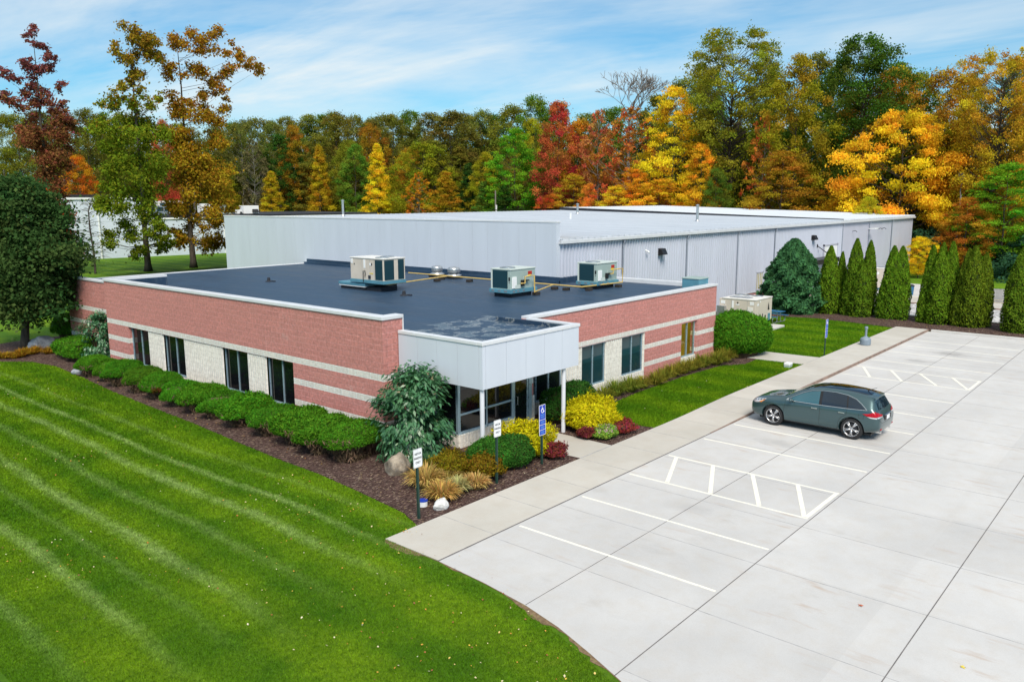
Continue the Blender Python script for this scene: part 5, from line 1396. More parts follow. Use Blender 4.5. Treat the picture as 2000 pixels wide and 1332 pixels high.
# white building beyond the lawn
ang = math.atan2(-.172, .985)
wb = thing('white_building', 'long white metal building with black roof edge beyond the lawn oaks', 'building', (47.7, 121.0, -.1), ang)
m = MB(); m.box(-30,0,0,9,28,8.75); m.box(9.002,.02,0,47.4,28,5.75); m.build('wall', M['whitewall'], wb)
m = MB(); m.box(-30.1,-.12,8.75,9.15,28.1,9.15); m.box(9.17,-.1,5.75,47.6,28.1,6.02); m.build('roof_edge', M['shadowgap'], wb)
m = MB(); m.box(-30.15,-.16,8.45,9.2,-.125,8.75); m.box(9.2,-.13,5.5,47.6,-.105,5.75); m.build('trim', M['white'], wb)
for x, h in ((2.3,8.4),(-14,8.4),(20.2,5.5),(34,5.5)):
    m = MB(); m.tube([(x,-.14,h),(x,-.14,.1)], .13, 8); m.build('downspout', M['white'], wb)
m = MB(); m.box(5.8,-.08,.0,6.6,-.0,.35); m.build('floor_vent', M['shadowgap'], wb)
def wbox(name, label, x0, x1, y0, z, h, d, mat, cat, extra=None):
    t = thing(name, label, cat, (47.7+math.cos(ang)*x0-math.sin(ang)*y0, 121+math.sin(ang)*x0+math.cos(ang)*y0, z-.1), ang, 'equipment on the white building roof')
    m = MB(); m.box(0,0,.12,x1-x0,d,h); m.build('cabinet', mat, t, bevel=.03)
    m = MB(); m.box(.05,.05,0,x1-x0-.05,d-.05,.12); m.build('base', M['shadowgap'], t)
    if extra: extra(t, x1-x0, h)
    return t
def hood(t, w, h):
    m = MB(); m.add([(w*.55,-.35,h*.25),(w*.95,-.35,h*.25),(w*.95,0,h*.6),(w*.55,0,h*.6),(w*.55,0,h*.25),(w*.95,0,h*.25)], [(0,1,2,3),(0,3,4),(1,5,2)]); m.build('hood', M['black'], t)
def panes(t, w, h):
    for k in range(3):
        m = MB(); m.box(w*(.06+.31*k),-.02,h*.45,w*(.30+.31*k),0,h*.85); m.build('louver', M['fin'], t)
def yellowdoor(t, w, h):
    m = MB(); m.box(w*.3,-.02,h*.25,w*.7,0,h*.8); m.build('panel', M['yellow'], t)
wbox('rooftop_unit', 'white rooftop unit peeping out of the brown oak on the white building', 17.6, 19.6, 2.0, 6.0, 1.75, 2.0, M['white'], 'rooftop unit', hood)
wbox('rooftop_unit', 'white rooftop unit standing clear at the end of the white building roof', 24.3, 26.8, 2.0, 6.0, 1.4, 2.0, M['white'], 'rooftop unit', hood)
wbox('rooftop_unit', 'grey green box with yellow front on the white building roof', 21.0, 22.4, 2.2, 6.0, 1.5, 1.4, M['greygreen'], 'rooftop unit', yellowdoor)
wbox('exhaust_fan', 'small white fan box between two units on the white building roof', 23.2, 24.0, 2.0, 6.0, .75, .9, M['white'], 'roof fan', hood)
wbox('rooftop_unit', 'long rooftop unit with dark louvers between the two lawn oaks', 9.9, 13.5, 3.0, 6.0, 1.5, 2.0, M['galv'], 'rooftop unit', panes)
wbox('rooftop_unit', 'long pale rooftop unit partly behind the brown oak', 12.8, 16.6, 7.5, 6.0, 2.2, 2.0, M['beigetop'], 'rooftop unit', panes)
t = thing('utility_pole', 'bare weathered utility pole standing behind the warehouse roof', 'pole', (104, 93, 0))
m = MB(); m.tube([(0,0,0),(0,0,9.6)], [.16,.11], 10); m.build('shaft', M['wood'], t); m = MB(); m.box(-.1,-.25,6.0,.1,-.12,7.2); m.build('conduit', M['white'], t)
t = thing('utility_pole', 'thin dark pole rising behind the white building roof units', 'pole', (74.5, 139, 0))
m = MB(); m.tube([(0,0,0),(0,0,16)], [.2,.13], 8); m.build('shaft', M['wood'], t); m = MB(); m.tube([(-.12,-.15,.2),(-.12,-.15,9)], .04, 6); m.build('conduit', M['darkmetal'], t)
# ------------------------------------------------------------------ rooftop machines
def ring_grille(m, cx, cy, z, r, mi=0):
    for k in (1.0,.8,.6,.4,.2):
        pts = [(cx+r*k*math.cos(2*PI*i/28), cy+r*k*math.sin(2*PI*i/28), z) for i in range(29)]
        m.tube(pts, .006, 4, mi, cap=False)
    for i in range(8):
        a = PI*i/8; m.tube([(cx-r*math.cos(a),cy-r*math.sin(a),z),(cx+r*math.cos(a),cy+r*math.sin(a),z)], .006, 4, mi, cap=False)
def fan(t, cx, cy, z, r):
    m = MB(); m.lathe([(r*.98,-.02),(r*.98,.006)], 28, c=(cx,cy,z)); o = m.build('fan_opening', M['black'], t)
    m = MB(); m.lathe([(r*1.06,0),(r*1.06,.025),(r*.98,.025),(r*.98,.007)], 28, c=(cx,cy,z), cap=False); ring_grille(m, cx, cy, z+.028, r); m.build('fan_grille', M['galv'], o)
def gas_unit(label, x0, y0, lx, ly):
    t = thing('rooftop_unit', label, 'rooftop unit', (x0, y0, 3.667), 0, 'grey green rooftop units')
    m = MB(); m.box(.12,.08,0,lx-.2,ly-.08,.2); m.build('curb', M['shadowgap'], t)
    m = MB(); m.box(-.09,-.09,.2,lx+.06,ly+.06,.37); 
    base = m.build('base_rail', M['teal'], t, bevel=.01)
    m = MB()
    for k in (.12,.45,.78): m.box(-.096,ly*k,.26,-.089,ly*k+.18,.33)
    for k in (.03,.2,.42): m.box(lx*k,-.096,.25,lx*k+.16,-.089,.33)
    m.build('fork_slot', M['galv'], base)
    m = MB(); m.box(0,0,.372,lx,ly,1.27); m.build('cabinet', M['greygreen'], t, bevel=.012)
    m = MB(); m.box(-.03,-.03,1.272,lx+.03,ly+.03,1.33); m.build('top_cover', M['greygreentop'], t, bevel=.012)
    m = MB(); m.box(-.012,.18,.42,-.003,ly-.09,1.24); m.build('coil', M['fin'], t)
    m = MB(); m.box(-.02,ly-.09,.372,.03,ly+.01,1.27); m.build('corner_post', M['greygreentop'], t)
    m = MB(); m.box(lx*.70,-.012,1.0,lx*.86,-.002,1.16); l = m.build('label_plate', M['red'], t)
    m = MB(); m.box(lx*.69,-.014,.90,lx*.82,-.002,.995); m.build('label_plate', M['yellow'], t)
    m = MB(); m.box(lx*.05,-.05,.42,lx*.22,-.002,.95); m.build('electrical_box', M['white'], t, bevel=.01)
    m = MB(); m.box(lx*.15,-.06,.40,lx*.36,-.051,.58); m.build('electrical_box', M['greygreentop'], t)
    m = MB(); m.box(lx*.40,-.14,.50,lx*.47,-.004,.78); m.box(lx*.47,-.16,.72,lx*.66,-.004,.77); m.build('flue_hood', M['black'], t)
    m = MB(); m.box(lx*.5,-.008,.885,lx*.985,-.002,.905); m.box(lx*.5,-.008,.80,lx*.52,-.002,.885); m.build('panel_seam', M['greygreentop'], t)
    m = MB(); m.box(-.012,.03,.78,-.003,.12,.95); m.box(-.012,.06,.68,-.003,.10,.72); m.build('access_port', M['black'], t)
    fan(t, .48, ly*.5, 1.334, .36)
    return t
gas_unit('grey green rooftop unit standing clear in the middle of the flat roof', 28.29, 24.40, 1.80, 1.20)
gas_unit('grey green rooftop unit tight against the ribbed warehouse wall', 33.65, 23.28, 1.82, 1.18)

t = thing('rooftop_unit', 'big beige rooftop unit with dark coils overhanging a teal curb', 'rooftop unit', (25.98, 30.65, 3.667))
m = MB(); m.box(.12,1.6,0,2.25,3.55,.16); m.box(.2,.5,0,1.3,1.6,.2); m.build('curb', M['shadowgap'], t)
m = MB(); m.box(.05,1.53,.16,2.32,3.62,.21); m.build('curb_trim', M['white'], t)
m = MB(); m.box(.03,1.5,.21,2.35,3.65,.36); m.build('curb_adapter', M['teal'], t, bevel=.02)
m = MB(); m.box(-.03,-.03,.40,1.45,2.58,.56); m.box(.4,1.6,.36,1.3,2.4,.40); m.build('base_rail', M['teal'], t, bevel=.01)
m = MB(); m.box(0,0,.562,1.42,2.55,1.62); m.build('cabinet', M['beige'], t, bevel=.012)
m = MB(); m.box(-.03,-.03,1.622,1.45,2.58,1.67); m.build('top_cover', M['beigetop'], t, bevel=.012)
for a, b in ((.06,.62),): 
    m = MB(); m.box(-.012,a,.60,-.003,b,1.58); m.build('coil', M['fin'], t)
for a, b in ((.06,.68),(.95,1.34)):
    m = MB(); m.box(a,-.012,.60,b,-.003,1.58); m.build('coil', M['fin'], t)
m = MB()
for y in (.68,1.0,1.62): m.box(-.008,y,.58,-.001,y+.012,1.6)
m.build('panel_seam', M['galv'], t)
m = MB(); m.box(-.012,1.36,1.15,-.002,1.50,1.58); m.box(-.012,2.33,1.35,-.002,2.5,1.6); m.box(-.012,.92,1.3,-.002,1.04,1.42); m.build('label_plate', M['white'], t)
m = MB(); m.box(-.012,.84,1.3,-.002,.91,1.42); m.box(-.05,.97,.64,-.002,1.12,.80); m.box(-.02,2.2,1.3,-.002,2.25,1.36); m.build('switch_box', M['signink'], t)
m = MB(); m.box(-.012,.78,.88,-.002,1.05,.92); m.build('label_plate', M['yellow'], t)
m = MB(); m.tube([(-.05,1.5,.45),(-.05,1.5,1.0),(-.05,1.36,1.03),(-.05,1.33,.9),(-.05,1.38,.72)], .018, 6); m.build('drain_pipe', M['black'], t)
fan(t, .42, .55, 1.672, .34); fan(t, 1.0, .85, 1.672, .34)

t = thing('roof_hatch', 'small teal metal box at the end of the flat roof beside the warehouse', 'roof box', (37.0, 19.36, 3.667))
m = MB(); m.box(0,0,0,1.0,.95,.48); m.build('cabinet', M['teal'], t, bevel=.01)
m = MB(); m.box(-.03,-.03,.48,1.03,.98,.54); m.build('cover', M['greygreen'], t, bevel=.01)
def exhaust(label, x, y, s):
    t = thing('exhaust_fan', label, 'roof fan', (x, y, 3.667), 0, 'round metal exhaust fans on the flat roof')
    m = MB(); m.box(-.36,-.36,0,.36,.36,.16); m.build('curb', M['shadowgap'], t)
    m = MB(); m.lathe([(.44,.16),(.44,.20),(.30,.26),(.29,.36)], 20); m.build('base_flange', M['galv'], t, sm=True)
    m = MB(); m.lathe([(.34*s,.34),(.36*s,.40),(.34*s,.46),(.36*s,.50),(.33*s,.60),(.26*s,.66),(.10,.69)], 22); m.build('cap', M['galv'], t, sm=True)
exhaust('taller round metal exhaust fan nearest the beige unit', 33.35, 34.5, .95)
exhaust('flatter round metal exhaust fan between the beige and grey green units', 33.3, 33.05, 1.05)

t = thing('gas_pipe', 'yellow gas pipe running across the flat roof on dark blocks', 'pipe', (32.4, 23.4, 3.667))
TG = Matrix.Translation((-32.4,-23.4,-3.667)); gr = .034; zg = 3.90
m = MB(TG); m.tube([(32.45,36.0,zg),(32.45,23.35,zg),(35.6,23.02,zg),(35.62,23.02,4.62),(35.3,23.02,4.62),(34.85,23.1,4.60),(34.85,23.1,4.4),(34.6,23.15,4.4)], gr, 8); m.build('main_pipe', M['gas'], t)
m = MB(TG); m.tube([(32.45,32.75,zg-.01),(27.1,32.05,zg-.05),(26.95,31.2,zg+.22)], gr, 8); m.build('branch_pipe', M['gas'], t)
m = MB(TG); m.tube([(32.45,25.15,zg-.01),(29.75,24.15,zg-.06),(29.72,24.15,4.62),(29.4,24.15,4.64),(29.1,24.2,4.6),(29.1,24.2,4.3),(28.9,24.3,4.3)], gr, 8); m.build('branch_pipe', M['gas'], t)
for x, y in ((32.45,33.2),(32.45,31.0),(32.45,28.8),(32.45,26.6),(32.4,25.0),(32.45,24.3),(33.0,23.3),(35.3,23.05),(30.0,24.25),(27.7,32.1),(31.5,32.6)):
    m = MB(TG); m.box(x-.16,y-.12,3.667,x+.16,y+.12,3.80); m.build('pipe_support', M['woodblock'], t)

# ------------------------------------------------------------------ things on the ground by the building
def air_handler(label, x, y, z, lx, ly, h, grp, detail):
    t = thing('air_handler', label, 'air conditioner', (x, y, z), 0, grp)
    b = .55 if detail else .3
    m = MB(); m.box(-.25,-.6,-.05,lx+.75,ly+.3,.12); m.build('pad', M['kerb'], t, bevel=.02)
    m = MB(); m.box(.12,.1,.12,lx-.25,ly-.1,b); m.box(.05,.04,b-.06,lx-.1,ly-.04,b); m.build('base', M['teal'], t, bevel=.01)
    m = MB(); m.box(0,0,b,lx,ly,h); m.build('cabinet', M['beige'], t, bevel=.015)
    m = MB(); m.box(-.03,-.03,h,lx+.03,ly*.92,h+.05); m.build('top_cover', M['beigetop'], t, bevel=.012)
    if not detail:
        m = MB(); m.box(-.01,ly*.45,h*.75,-.002,ly*.65,h*.85); m.box(.5,-.01,h*.6,.62,-.002,h*.9); m.build('label_plate', M['white'], t)
        fan(t, lx*.6, ly*.5, h+.052, .35); return
    m = MB(); m.box(.35,.6,h+.05,1.0,1.9,h+.10); m.build('top_panel', M['galv'], t, bevel=.01)
    for k in (.35,1.1,1.85): fan(t, 1.95, .42+k*.8, h+.052, .3)
    m = MB()
    for y0 in (.52,1.56,2.05): m.box(-.008,y0,b+.02,-.001,y0+.012,h-.02)
    m.box(.55,-.008,b+.02,.565,-.001,h-.02)
    m.build('panel_seam', M['galv'], t)
    m = MB(); m.box(-.012,2.0,h-.32,-.003,2.3,h-.12); m.box(-.012,1.42,h-.55,-.003,1.55,h-.1); m.box(-.012,1.05,h-.36,-.003,1.28,h-.28); m.box(.25,-.012,h-.35,.5,-.003,h-.22); m.box(.62,-.012,h-.16,.74,-.003,h-.08); m.box(-.012,.1,h-.3,-.003,.36,h-.1); m.build('label_plate', M['white'], t)
    m = MB(); m.box(-.02,.14,b+.1,-.004,.5,h-.42); m.build('access_door', M['beigetop'], t, bevel=.008)
    m = MB(); m.box(-.014,1.12,h-.26,-.003,1.2,h-.16); m.box(.12,-.014,b+.28,.3,-.003,b+.48); m.box(.72,-.014,b+.18,.86,-.003,b+.32); m.box(1.05,-.014,b+.26,1.16,-.003,b+.48); m.box(1.45,-.014,b+.22,1.6,-.003,b+.36)
    m.add([(1.85,-.014,h-.75),(2.12,-.014,h-.75),(1.92,-.014,h-.25)], [(0,1,2)]); m.build('opening', M['black'], t)
    m = MB(); m.box(1.9,-.016,b+.02,2.25,-.004,b+.42); m.build('coil', M['teal'], t)
    m = MB(); m.tube([(-.1,.3,.12),(-.1,.3,b+.3),(-.1,.42,b+.34),(-.06,.5,b+.34)], .035, 8); m.build('gas_valve', M['gas'], t)
    m = MB(); m.box(-.06,.08,b+.05,-.002,.2,b+.4); m.build('switch_box', M['coping'], t)
    m = MB(); m.box(-.3,ly-.5,b,.001,ly+.02,h-.45); m.build('intake_hood', M['galv'], t)
air_handler('large beige air handler on a concrete pad behind the clipped hedge', 47.15, 20.8, .02, 2.5, 2.4, 1.95, None, True)
air_handler('beige air conditioner beside the far warehouse wall behind the arborvitaes', 78.3, 22.35, gz(78,22)+.1, 1.7, 1.0, 2.05, None, False)

def picnic(label, x, y, z, rz, ln=1.85):
    t = thing('picnic_table', label, 'picnic table', (x, y, z), rz, 'blue topped picnic tables')
    m = MB(); 
    for k in range(5): m.box(-ln/2,-.38+k*.155,.72,ln/2,-.38+k*.155+.145,.76)
    m.build('tabletop', M['tealbench'], t)
    for s in (-1,1):
        m = MB(); m.box(-ln/2,s*.72-.13,.43,ln/2,s*.72-.005,.46); m.box(-ln/2,s*.72+.005,.43,ln/2,s*.72+.13,.46); m.build('bench', M['tealbench'], t)
    for s in (-1,1):
        x0 = s*ln*.36; m = MB()
        for k in (-1,1):
            m.tube([(x0,k*.2,.72),(x0,k*.2,.40),(x0,k*.24,.06),(x0,k*.60,.035),(x0,k*.78,.08),(x0,k*.80,.25),(x0,k*.74,.42)], .028, 8)
        m.tube([(x0,-.4,.70),(x0,.4,.70)], .025, 6); m.tube([(x0,-.5,.035),(x0,.5,.035)], .025, 6)
        m.build('frame', M['galv'], t)
picnic('blue topped picnic table on the lawn beside the beige air handler', 52.0, 21.9, .02, 1.45)
picnic('blue picnic table on the far lawn beyond the gravel bed', 75.9, 14.6, gz(75.9,14.6)+.02, 1.5, 2.3)
picnic('blue picnic table farther off, half hidden behind the widest arborvitae clump', 81, 16.2, gz(81,16)+.02, 1.4, 2.3)
t = thing('trash_can', 'dark blue bin on the rear drive beside the arborvitae', 'bin', (76.6, 19.6, gz(76.6,19.6)+.09))
m = MB(); m.lathe([(.26,0),(.30,.75)], 14); m.build('bin_body', M['tealbench'], t, sm=False); m = MB(); m.lathe([(.33,.75),(.33,.82),(.2,.92)], 14); m.build('lid', M['signink'], t)

t = thing('smoking_receptacle', 'blue grey smoking receptacle with slim neck on the lawn edge by the sidewalk', 'ash receptacle', (46.35, 13.95, .121))
m = MB(); m.lathe([(.26,0),(.285,.03),(.285,.30),(.25,.38),(.10,.46),(.065,.50)], 22); m.build('base', M['greyplastic'], t, sm=False, bevel=.008)
m = MB(); m.lathe([(.06,.50),(.06,.92)], 16); m.build('neck', M['greyplastic'], t); m = MB(); m.lathe([(.085,.90),(.09,.93),(.09,1.0),(.07,1.03)], 16); m.build('cap', M['greyplastic'], t)
t = thing('utility_box', 'small white topped green valve box in the grass by the side path', 'valve box', (38.25, 15.05, 0))
m = MB(); m.box(-.2,-.14,0,.2,.14,.12); m.build('base', M['greygreen'], t, bevel=.02); m = MB(); m.box(-.2,-.15,.12,.2,.15,.25); m.build('lid', M['white'], t, bevel=.03)
t = thing('cleanout_cap', 'short white plastic pipe stub with blue rim in the front mulch bed', 'pipe stub', (14.2, 15.42, .02))
m = MB(); m.lathe([(.125,0),(.125,.15),(.118,.16)], 20); m.build('pipe', M['white'], t); m = MB(); m.lathe([(.132,.148),(.132,.172),(.05,.176)], 20); m.build('rim', M['signblue'], t)

def rock(label, x, y, sx, sy, sz, mat, seed, rz=0.0):
    r2 = random.Random(seed); bm = bmesh.new(); bmesh.ops.create_icosphere(bm, subdivisions=4, radius=1)
    ph = [r2.uniform(0,6) for _ in range(6)]
    cuts = [(Vector((r2.uniform(-1,1), r2.uniform(-1,1), r2.uniform(-.3,1))).normalized(), r2.uniform(.68,.85)) for _ in range(7)]
    for v in bm.verts:
        c = v.co.copy()
        for nrm, dd in cuts:
            e = c.dot(nrm)-dd
            if e > 0: c -= nrm*e*.85
        c *= 1 + .04*math.sin(c.x*5+ph[0])*math.sin(c.y*6+ph[1]) + .025*math.sin(c.z*11+ph[2]+c.x*9)
        v.co = Vector((c.x*sx, c.y*sy, max(c.z*sz+sz*.55, -.08)))
    me = bpy.data.meshes.new('boulder'); bm.to_mesh(me); bm.free(); me.materials.append(mat)
    me.polygons.foreach_set('use_smooth', [True]*len(me.polygons))
    o = link('boulder', me); o.location = (x, y, .01); o.rotation_euler = (0,0,rz); tag(o, label, 'boulder'); return o
rock('rounded tan grey boulder at the end of the yew row below the viburnum', 15.6, 18.05, .46, .40, .40, M['rock'], 3, .4)
rock('white angular rock beside the sidewalk in the front mulch bed', 14.4, 14.93, .30, .20, .19, M['whiterock'], 8, .2)
rock('flat blue grey rock in the mulch at the end of the first yew mound', 15.35, 40.7, .42, .30, .22, M['bluerock'], 5)
rock('dark grey boulder behind the trunk of the dark round tree', 16.7, 49.2, .75, .5, .48, M['bluerock'], 11)

# ------------------------------------------------------------------ signs
def text_mesh(name, body, size, mat, parent, loc, squeeze=.82):
    cu = bpy.data.curves.new('lettering', 'FONT'); cu.body = body; cu.size = size; cu.align_x = 'CENTER'; cu.align_y = 'CENTER'; cu.extrude = .0008; cu.offset = .0022
    tmp = bpy.data.objects.new('lettering_source', cu); C.objects.link(tmp)
    me = bpy.data.meshes.new_from_object(tmp.evaluated_get(bpy.context.evaluated_depsgraph_get()))
    bpy.data.objects.remove(tmp); bpy.data.curves.remove(cu)
    me.transform(Matrix.Diagonal((squeeze,1,1,1))); me.transform(Matrix.Rotation(PI/2,4,'X')); me.materials.clear(); me.materials.append(mat); me.name = name
    o = link(name, me, parent); o.location = loc; return o
def rrect(m, w, h, r, y0, y1, zc):
    pts = []
    for cx, cz, a0 in ((w/2-r,h/2-r,0),(-w/2+r,h/2-r,90),(-w/2+r,-h/2+r,180),(w/2-r,-h/2+r,270)):
        for k in range(5): a = R(a0+k*22.5); pts.append((cx+r*math.cos(a), cz+r*math.sin(a)))
    n = len(pts)
    m.add([(x,y0,zc+z) for x,z in pts]+[(x,y1,zc+z) for x,z in pts], [tuple(range(n)), tuple(range(2*n-1,n-1,-1))]+[(i,n+i,n+(i+1)%n,(i+1)%n) for i in range(n)])
def post(t, h):
    m = MB(); m.box(-.028,-.02,-.05,.028,.02,h); m.box(-.045,.012,-.05,-.028,.02,h); m.box(.028,.012,-.05,.045,.02,h); return m.build('post', M['greensteel'], t)
def visitor(label, x, y, tilt, tx):
    t = thing('visitor_sign', label, 'sign', (x, y, .02), 0, 'white visitor parking signs'); t.rotation_euler = (tx, tilt, 0)
    post(t, 1.9)
    m = MB(); rrect(m, .305, .50, .035, -.03, -.022, 1.66); pn = m.build('panel', M['signwhite'], t)
    m = MB()
    for k in (0,1):
        pass
    rrect(m, .295, .49, .033, -.0312, -.0302, 1.66); b = m.build('border', M['signink'], pn)
    m = MB(); rrect(m, .284, .479, .03, -.0325, -.0314, 1.66); m.build('face', M['signwhite'], pn)
    for s, z in (('VISITOR',1.775),('PARKING',1.66),('ONLY',1.545)): text_mesh('lettering', s, .077, M['signink'], pn, (0,-.0338,z))
    m = MB()
    for z in (1.86,1.46): m.tube([(0,-.036,z),(0,-.03,z)], .008, 8)
    m.build('bolt', M['galv'], pn)
visitor('white visitor parking sign at the corner where lawn, mulch and sidewalk meet', 13.52, 14.84, R(-1.2), R(.5))
visitor('white visitor parking sign in front of the olive gold barberry', 16.80, 15.05, R(.8), R(-.5))
def accessible(label, x, y, tilt):
    t = thing('accessible_sign', label, 'sign', (x, y, .02), 0, 'blue accessible parking signs'); t.rotation_euler = (0, tilt, 0)
    post(t, 1.9)
    m = MB(); rrect(m, .31, .97, .03, -.03, -.022, 1.44); pn = m.build('panel', M['signwhite'], t)
    def blue(z0, z1):
        m = MB(); rrect(m, .285, z1-z0, .018, -.032, -.0302, (z0+z1)/2); return m.build('face', M['signblue'], pn)
    top = blue(1.46,1.912); a = blue(1.298,1.445); b = blue(1.136,1.283); c = blue(.972,1.121)
    # wheelchair symbol
    m = MB(); y0 = -.0335
    m.lathe([(.018,0),(.018,.001)], 14); 
    m.v = [(vx, y0-vz, 1.872+vy) for vx, vy, vz in m.v]
    arc = [(.0+.060*math.cos(R(q)), y0, 1.735+.060*math.sin(R(q))) for q in range(110, 371, 20)]
    m.tube(arc, .011, 6); m.tube([(-.012,y0,1.845),(-.006,y0,1.775),(.045,y0,1.775),(.075,y0,1.70),(.095,y0,1.71)], .011, 6); m.tube([(-.01,y0,1.81),(.04,y0,1.81)], .009, 6)
    m.build('wheelchair_symbol', M['signwhite'], top)
    text_mesh('lettering', 'RESERVED', .052, M['signpale'], top, (0,-.034,1.605)); text_mesh('lettering', 'PARKING', .052, M['signpale'], top, (0,-.034,1.535))
    for f, z in ((a,1.37),(b,1.21),(c,1.046)):
        m = MB()
        for k, w in ((.032,.085),(0,.1),(-.032,.07)): m.box(-w,-.0335,z+k-.007,w,-.0325,z+k+.007)
        m.build('print_lines', M['signpale'], f)
accessible('blue accessible parking sign standing before the golden cypress by the entry walk', 19.0, 15.12, R(-1.0))
accessible('distant blue accessible parking sign on the lawn near the air handler', 42.3, 14.75, R(2.0))

# ------------------------------------------------------------------ parked car
car = thing('parked_car', 'grey green metallic crossover wagon parked nose to the kerb in a painted bay', 'car', (28.80, 10.02, .012), PI/2)
def carpaint():
    t = NT('grey_green_metallic_paint'); v = t.tex('Object')
    f = t.noise(v, 350, 1)
    c = t.mix(f, (.028,.064,.074), (.056,.112,.124))
    t.setp(c, .28, .45, .5, 1.0); return t.mat
M['carpaint'] = carpaint()
M['carglass'] = glass_mat('tinted_car_glass', (.006,.016,.03), .02, .7)
M['frontglass'] = glass_mat('clear_front_car_glass', (.03,.10,.13), .03, .7)
M['roofglass'] = glass_mat('black_roof_glass', (.006,.006,.008), .03, .6)
M['chrome'] = pm('chrome', (.75,.76,.78), .03, 5, .12, 1)
M['alloy'] = pm('alloy_wheel', (.58,.58,.60), .05, 8, .28, .8)
M['tyre'] = pm('tyre_rubber', (.018,.018,.02), .2, 9, .75)
M['lampred'] = pm('red_lamp_lens', (.36,.003,.012), .2, 20, .25, 0, .3)
M['lampclear'] = pm('clear_lamp_lens', (.62,.64,.68), .1, 20, .12, .3, .6, coat=1)
M['disc'] = pm('dark_brake_disc', (.09,.09,.10), .1, 6, .4, .6)
M['amber'] = pm('amber_lamp_lens', (.75,.24,.02), .1, 20, .15, 0, .6, coat=1)
ST = [ # x, zbot, ysill, wmid, wbelt, zbelt, wroof, ztop
 (2.36,.36,.50,.56,.52,.60,.32,.70),(2.34,.27,.66,.73,.69,.73,.48,.80),(2.16,.22,.78,.865,.81,.84,.58,.925),(1.80,.21,.85,.93,.88,.92,.64,1.01),
 (1.41,.21,.87,.955,.905,.955,.68,1.065),(1.10,.20,.875,.955,.915,.975,.70,1.105),(.82,.20,.88,.955,.92,.985,.665,1.26),(.50,.20,.88,.955,.925,.99,.645,1.43),
 (.18,.20,.88,.955,.93,.995,.625,1.555),(-.30,.20,.88,.955,.93,1.005,.61,1.62),(-.90,.20,.88,.955,.93,1.02,.605,1.625),(-1.40,.21,.875,.96,.925,1.04,.59,1.595),
 (-1.80,.24,.86,.955,.91,1.06,.57,1.545),(-2.02,.27,.84,.935,.885,1.065,.555,1.50),(-2.14,.29,.82,.915,.865,1.05,.585,1.30),(-2.26,.31,.79,.895,.85,1.0,.60,1.10),
 (-2.37,.33,.70,.825,.78,.86,.52,.93),(-2.44,.38,.56,.69,.65,.66,.44,.72)]
def fx(x): return x if x > -1.4 else -1.4+(x+1.4)*.84
ST = [(fx(a),)+tuple(b) for a, *b in ST]
def section(s):
    x, zb, ys, wm, wb, zl, wr, zt = s
    zm = zb+(zl-zb)*.5
    return [(x,0,zb),(x,ys*.8,zb),(x,ys,zb+.06),(x,wm,zb+.16),(x,wm+.005,zm),(x,(wm+wb)/2+.012,zl-.09*(zl-zb)/.75),(x,wb,zl),(x,wb-(wb-wr)*.12,zl+(zt-zl)*.18),
            (x,wr+(wb-wr)*.30,zl+(zt-zl)*.70),(x,wr,zl+(zt-zl)*.925),(x,wr*.62,zt-.012),(x,0,zt)]
secs = [section(s) for s in ST]; K = len(secs[0])
V = []; F = []
full = [q + [(x,-y,z) for x,y,z in q[-2:0:-1]] for q in secs]; N = len(full[0])
for q in full: V += q
for i in range(len(full)-1):
    for k in range(N): F.append((i*N+k, (i+1)*N+k, (i+1)*N+(k+1)%N, i*N+(k+1)%N))
F.append(tuple(range(N))); F.append(tuple((len(full)-1)*N+k for k in range(N-1,-1,-1)))
me = bpy.data.meshes.new('cage'); me.from_pydata(V, [], F); bm = bmesh.new(); bm.from_mesh(me); bmesh.ops.recalc_face_normals(bm, faces=bm.faces); bm.to_mesh(me); bm.free()
cage = bpy.data.objects.new('cage', me); C.objects.link(cage)
sb = cage.modifiers.new('s', 'SUBSURF'); sb.levels = sb.render_levels = 2
dg = bpy.context.evaluated_depsgraph_get(); body_me = bpy.data.meshes.new_from_object(cage.evaluated_get(dg))
bvh = BVHTree.FromPolygons([v.co.copy() for v in body_me.vertices], [tuple(p.vertices) for p in body_me.polygons])
# wheel wells
AX, WR_, WYC = (1.41, -1.365), .372, .80
bodyo = bpy.data.objects.new('body_source', body_me); C.objects.link(bodyo)
cut = MB()
cutters = []
for ax in AX:
    for s in (-1,1):
        m = MB(); m.tube([(ax,s*.58,WR_+.005),(ax,s*1.2,WR_+.005)], .425, 40); cutters.append(m.build('cutter', M['black']))
for c in cutters:
    b = bodyo.modifiers.new('b', 'BOOLEAN'); b.operation = 'DIFFERENCE'; b.object = c; b.solver = 'EXACT'
dg = bpy.context.evaluated_depsgraph_get(); dg.update()
bm2 = bpy.data.meshes.new_from_object(bodyo.evaluated_get(dg))
for o in cutters+[bodyo, cage]: bpy.data.objects.remove(o)
bm2.materials.clear(); bm2.materials.append(M['carpaint']); bm2.polygons.foreach_set('material_index', [0]*len(bm2.polygons)); bm2.polygons.foreach_set('use_smooth', [True]*len(bm2.polygons)); bm2.name = 'body'
try: bm2.set_sharp_from_angle(angle=R(40))
except Exception: pass
body = link('body', bm2, car)
def cast(p, d):
    h = bvh.ray_cast(Vector(p), Vector(d)); return (h[0], h[1]) if h[0] else (None, None)
